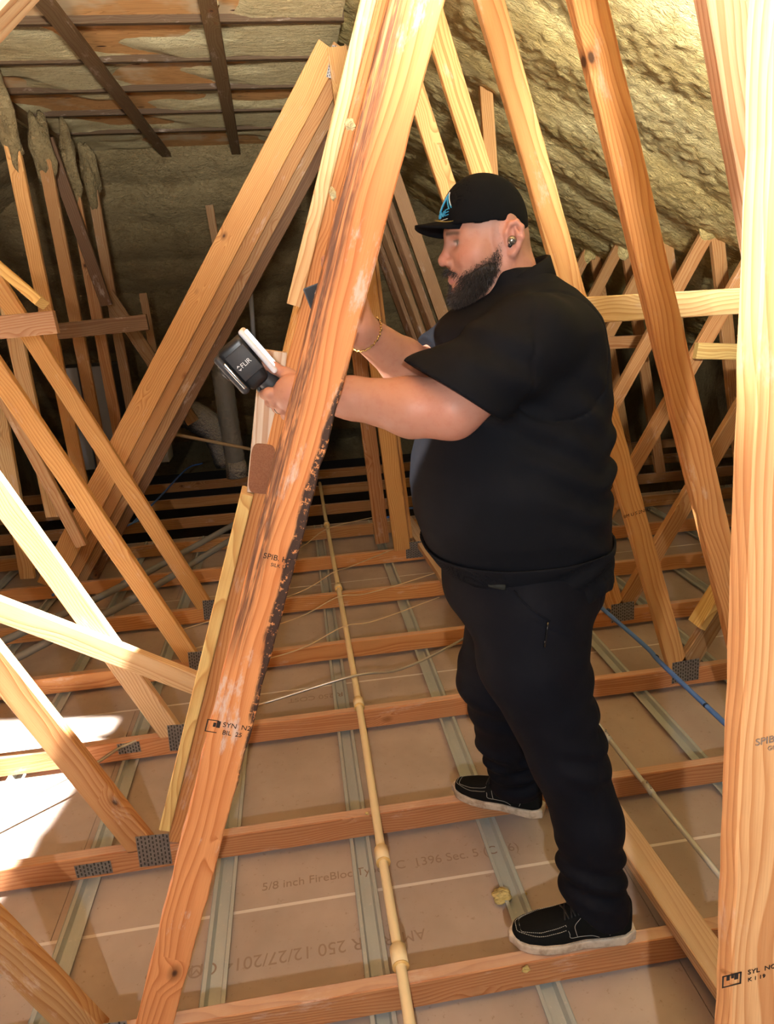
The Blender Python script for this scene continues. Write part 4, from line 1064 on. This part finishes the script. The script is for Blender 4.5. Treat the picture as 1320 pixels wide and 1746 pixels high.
# flexible metal cable with ribbing
cp = spline([(-1.75, 1.75, .012), (-1.2, 2.156, .0075), (-.938, 2.351, .0075), (-.832, 2.475, -.004), (-.576, 2.595, -.012), (-.304, 2.663, -.016), (.119, 2.701, .045), (.349, 2.776, .004), (.62, 2.92, .0075), (1.0, 3.2, .0075)], 44)
mb = MB(); mb.tube(cp, [.0068 if i % 2 else .0056 for i in range(len(cp))], 8)
tag(mb.obj('armoured_cable', flat('steel_armour', (.52, .47, .40), .32, .5, .7), None, True), 'ribbed metal cable crossing the joists from lower left under the cream pipe', 'cable')
TAN = flat('tan_cable_jacket', (.62, .46, .27), .6)
for lb, pts in (('upper thin tan cable draped from the front web towards the tripled post', [(-.75, 3.45, .008), (-.14, 3.754, .006), (.12, 3.95, .042), (.245, 4.097, .010), (.793, 4.508, .006), (1.3, 4.9, .006)]),
                ('thin tan cable below the upper one, over the cream pipe', [(-.7, 3.2, .006), (-.143, 3.425, .006), (.12, 3.575, .042), (.311, 3.66, .006), (.762, 3.854, .006), (1.2, 4.1, .006)]),
                ('lowest thin tan cable crossing the pipe near the couplings', [(-.6, 2.95, .004), (-.14, 3.08, .0), (.12, 3.20, .042), (.30, 3.30, .004), (.7, 3.5, .004)]),
                ('farthest thin tan cable crossing by the pipe\'s upper coupling', [(-.5, 4.25, .004), (-.093, 4.549, .004), (.13, 4.80, .042), (.521, 5.08, .004)])):
    mb = MB(); mb.tube(spline(pts, 10), .0033, 6); tag(mb.obj('thin_cable', TAN, None, True), lb, 'cable', 'thin cables on the joists')
BLUE = flat('blue_pipe_plastic', (.10, .23, .62), .4, .45)
mb = MB(); mb.tube(spline([(1.50, 3.9, .0085), (1.52, 3.177, .0085), (1.544, 2.708, .0085), (1.537, 2.533, .0085), (1.546, 2.048, .0085), (1.56, 1.3, .0085)], 8), .0112, 12)
bl = tag(mb.obj('blue_pipe', BLUE, None, True), 'bright blue pipe running over joists right of the man\'s knees', 'pipe')
for yc in (2.60, 2.2, 3.1):
    mb = MB(); mb.tube([(1.543, yc-.005, .0085), (1.543, yc+.005, .0085)], .0118, 12); mb.obj('print_band', flat('dark_band', (.03, .05, .10), .5), bl, True)
mb = MB(); mb.tube(spline([(1.045, 2.75, .0095), (1.062, 2.255, .0095), (1.071, 1.921, .0095), (1.097, 1.414, .0095), (1.10, 1.375, .0095)], 8), .0092, 14)
em = tag(mb.obj('metal_conduit', EMT, None, True), 'grey metal conduit on the joists right of the near leg', 'conduit')
for yc, xl in ((2.10, 1.066), (1.80, 1.0775)):
    mb = MB(); mb.tube([(xl, yc-.03, .0095), (xl, yc+.03, .0095)], .0115, 14); mb.obj('conduit_coupling', EMT, em, True)
    mb = MB(); mb.tube([(xl, yc-.014, .018), (xl, yc-.014, .028)], .003, 6); mb.tube([(xl, yc+.014, .018), (xl, yc+.014, .028)], .003, 6); mb.obj('set_screw', CHROME, em, True)
GRYP = flat('grey_pvc', (.25, .25, .24), .5, .4)
for lb, pts in (('upper grey plastic pipe of the pair at left, angled across the joists', [(-1.95, 3.25, .022), (-1.494, 3.782, .022), (-1.16, 4.239, .022), (-.419, 5.477, .022)]),
                ('lower grey plastic pipe of the pair at left, nearer the camera', [(-1.75, 3.05, .022), (-1.322, 3.634, .022), (-1.081, 3.943, .022), (-.406, 5.16, .022)])):
    mb = MB(); mb.tube(spline(pts, 6), .0215, 14); g = tag(mb.obj('plastic_pipe', GRYP, None, True), lb, 'pipe', 'grey pipes at left')
    a, b = Vector(pts[1]), Vector(pts[2]); c = a.lerp(b, .9); d = (b-a).normalized()
    mb = MB(); mb.tube([c-d*.04, c+d*.04], .0255, 14); mb.obj('coupling', GRYP, g, True)
for lb, pp2 in (('blue cable snaking away in the dark left of the girder foot', [(228, 890), (270, 850), (318, 800), (345, 790)]), ('blue cable low at left crossing between the leaning webs', [(90, 1015), (130, 975), (185, 915), (240, 885)]),
                ('short blue cable far back left of the man\'s belly', [(655, 884), (672, 878), (690, 868), (712, 866)])):
    mb = MB(); mb.tube(spline([atz(x, y, .012) for x, y in pp2], 8), .0085, 8); tag(mb.obj('blue_cable', BLUE, None, True), lb, 'cable', 'blue cables far back')
# ------------------------------------------------------------------ ducts and air handler far back
FOIL = NT('duct_foil', .22, .6, .9); _n = FOIL.noise(FOIL.geo(), 24, 5, .7); FOIL.color((.62, .60, .56)); FOIL.bump(_n, 1.0, .03); FOIL = FOIL.m
DUCT = NT('grey_duct_jacket', .5, .4); _n = DUCT.noise(DUCT.geo(), 18, 4); DUCT.color((.20, .19, .17)); DUCT.bump(_n, .8, .02); DUCT = DUCT.m
yd = 6.0
dpts = spline([at(372, 600, yd), at(382, 660, yd), at(392, 730, yd), at(404, 800, yd)], 8)
mb = MB(); mb.tube(dpts, [.085+.004*(i % 2) for i in range(len(dpts))], 18); dd = tag(mb.obj('flexible_duct', DUCT, None, True), 'grey flexible duct dropping to the floor behind the thermal camera', 'duct')
mb = MB(); mb.tube([at(401, 785, yd), at(406, 812, yd)], [.088, .105], 18); mb.obj('foil_collar', FOIL, dd, True)
ye = 7.1; dp = spline([at(300, 700, ye), at(335, 712, ye), at(372, 742, ye), at(392, 790, ye)], 6)
mb = MB(); mb.tube(dp, [.15+.006*(i % 2) for i in range(len(dp))], 20); tag(mb.obj('foil_duct', FOIL, None, True), 'shiny foil-wrapped duct in the dark right of the girder diagonal', 'duct')
WHT = flat('white_sheet_metal', (.42, .44, .47), .45, .4)
p = at(262, 790, 6.2); bx_ = tag(link('duct_box', rbox((.14, .12, .17), .006, 2), WHT, None, Matrix.Translation((p.x, p.y+.12, p.z+.17))), 'pale metal box low behind the girder diagonal', 'box')
p = at(176, 800, 7.6); ah = tag(empty('air_handler', (p.x, p.y, p.z)), 'bluish white cabinet glimpsed between the far left uprights', 'cabinet')
for dx in (-.17, .11): link('side_panel', rbox((.10, .02, .55), .006, 2), WHT, ah, Matrix.Translation((p.x+dx, p.y, p.z+.56)))
link('casing', rbox((.30, .25, .55), .01, 2), flat('grey_casing', (.10, .10, .11), .5), ah, Matrix.Translation((p.x-.02, p.y+.28, p.z+.56)))
mb = MB(); mb.tube([at(427, 490, 7.0), at(434, 600, 7.0)], .022, 12); tag(mb.obj('vent_pipe', WHT, None, True), 'thin grey upright pipe above the thermal camera', 'pipe')
mb = MB(); mb.tube([at(284, 738, 5.6), at(438, 768, 5.6)], .014, 8); tag(mb.obj('wooden_stick', flat('raw_stick', (.42, .30, .17), .7), None, True), 'thin wooden stick lying across in front of the foil duct', 'stick')
# ------------------------------------------------------------------ bits of trimmed foam on the floor
CRUMB = foam_material('yellow_foam_crumb', (.80, .62, .22), (.86, .72, .34), (.62, .42, .12))
crumbs = [('large yellow foam crumb beside the furring channel left of the near shoe', 855, 1527, -.09, .024), ('small foam crumb just right of the large crumb', 893, 1523, -.10, .009),
          ('tiny foam crumb farther up the same channel', 828, 1437, -.105, .006), ('tiny foam crumb on the joist under the near shoe', 897, 1653, .004, .008),
          ('tiny foam crumb on the second joist beside the cream pipe', 626, 1387, .004, .006)]
for i, (lb, x, y, z, r) in enumerate(crumbs):
    o = blob('foam_crumb', atz(x, y, z), r, CRUMB, None, 70+i, (1.1, 1, .6)); tag(o, lb, 'foam', 'trimmed foam crumbs')
bpy.context.view_layer.update()
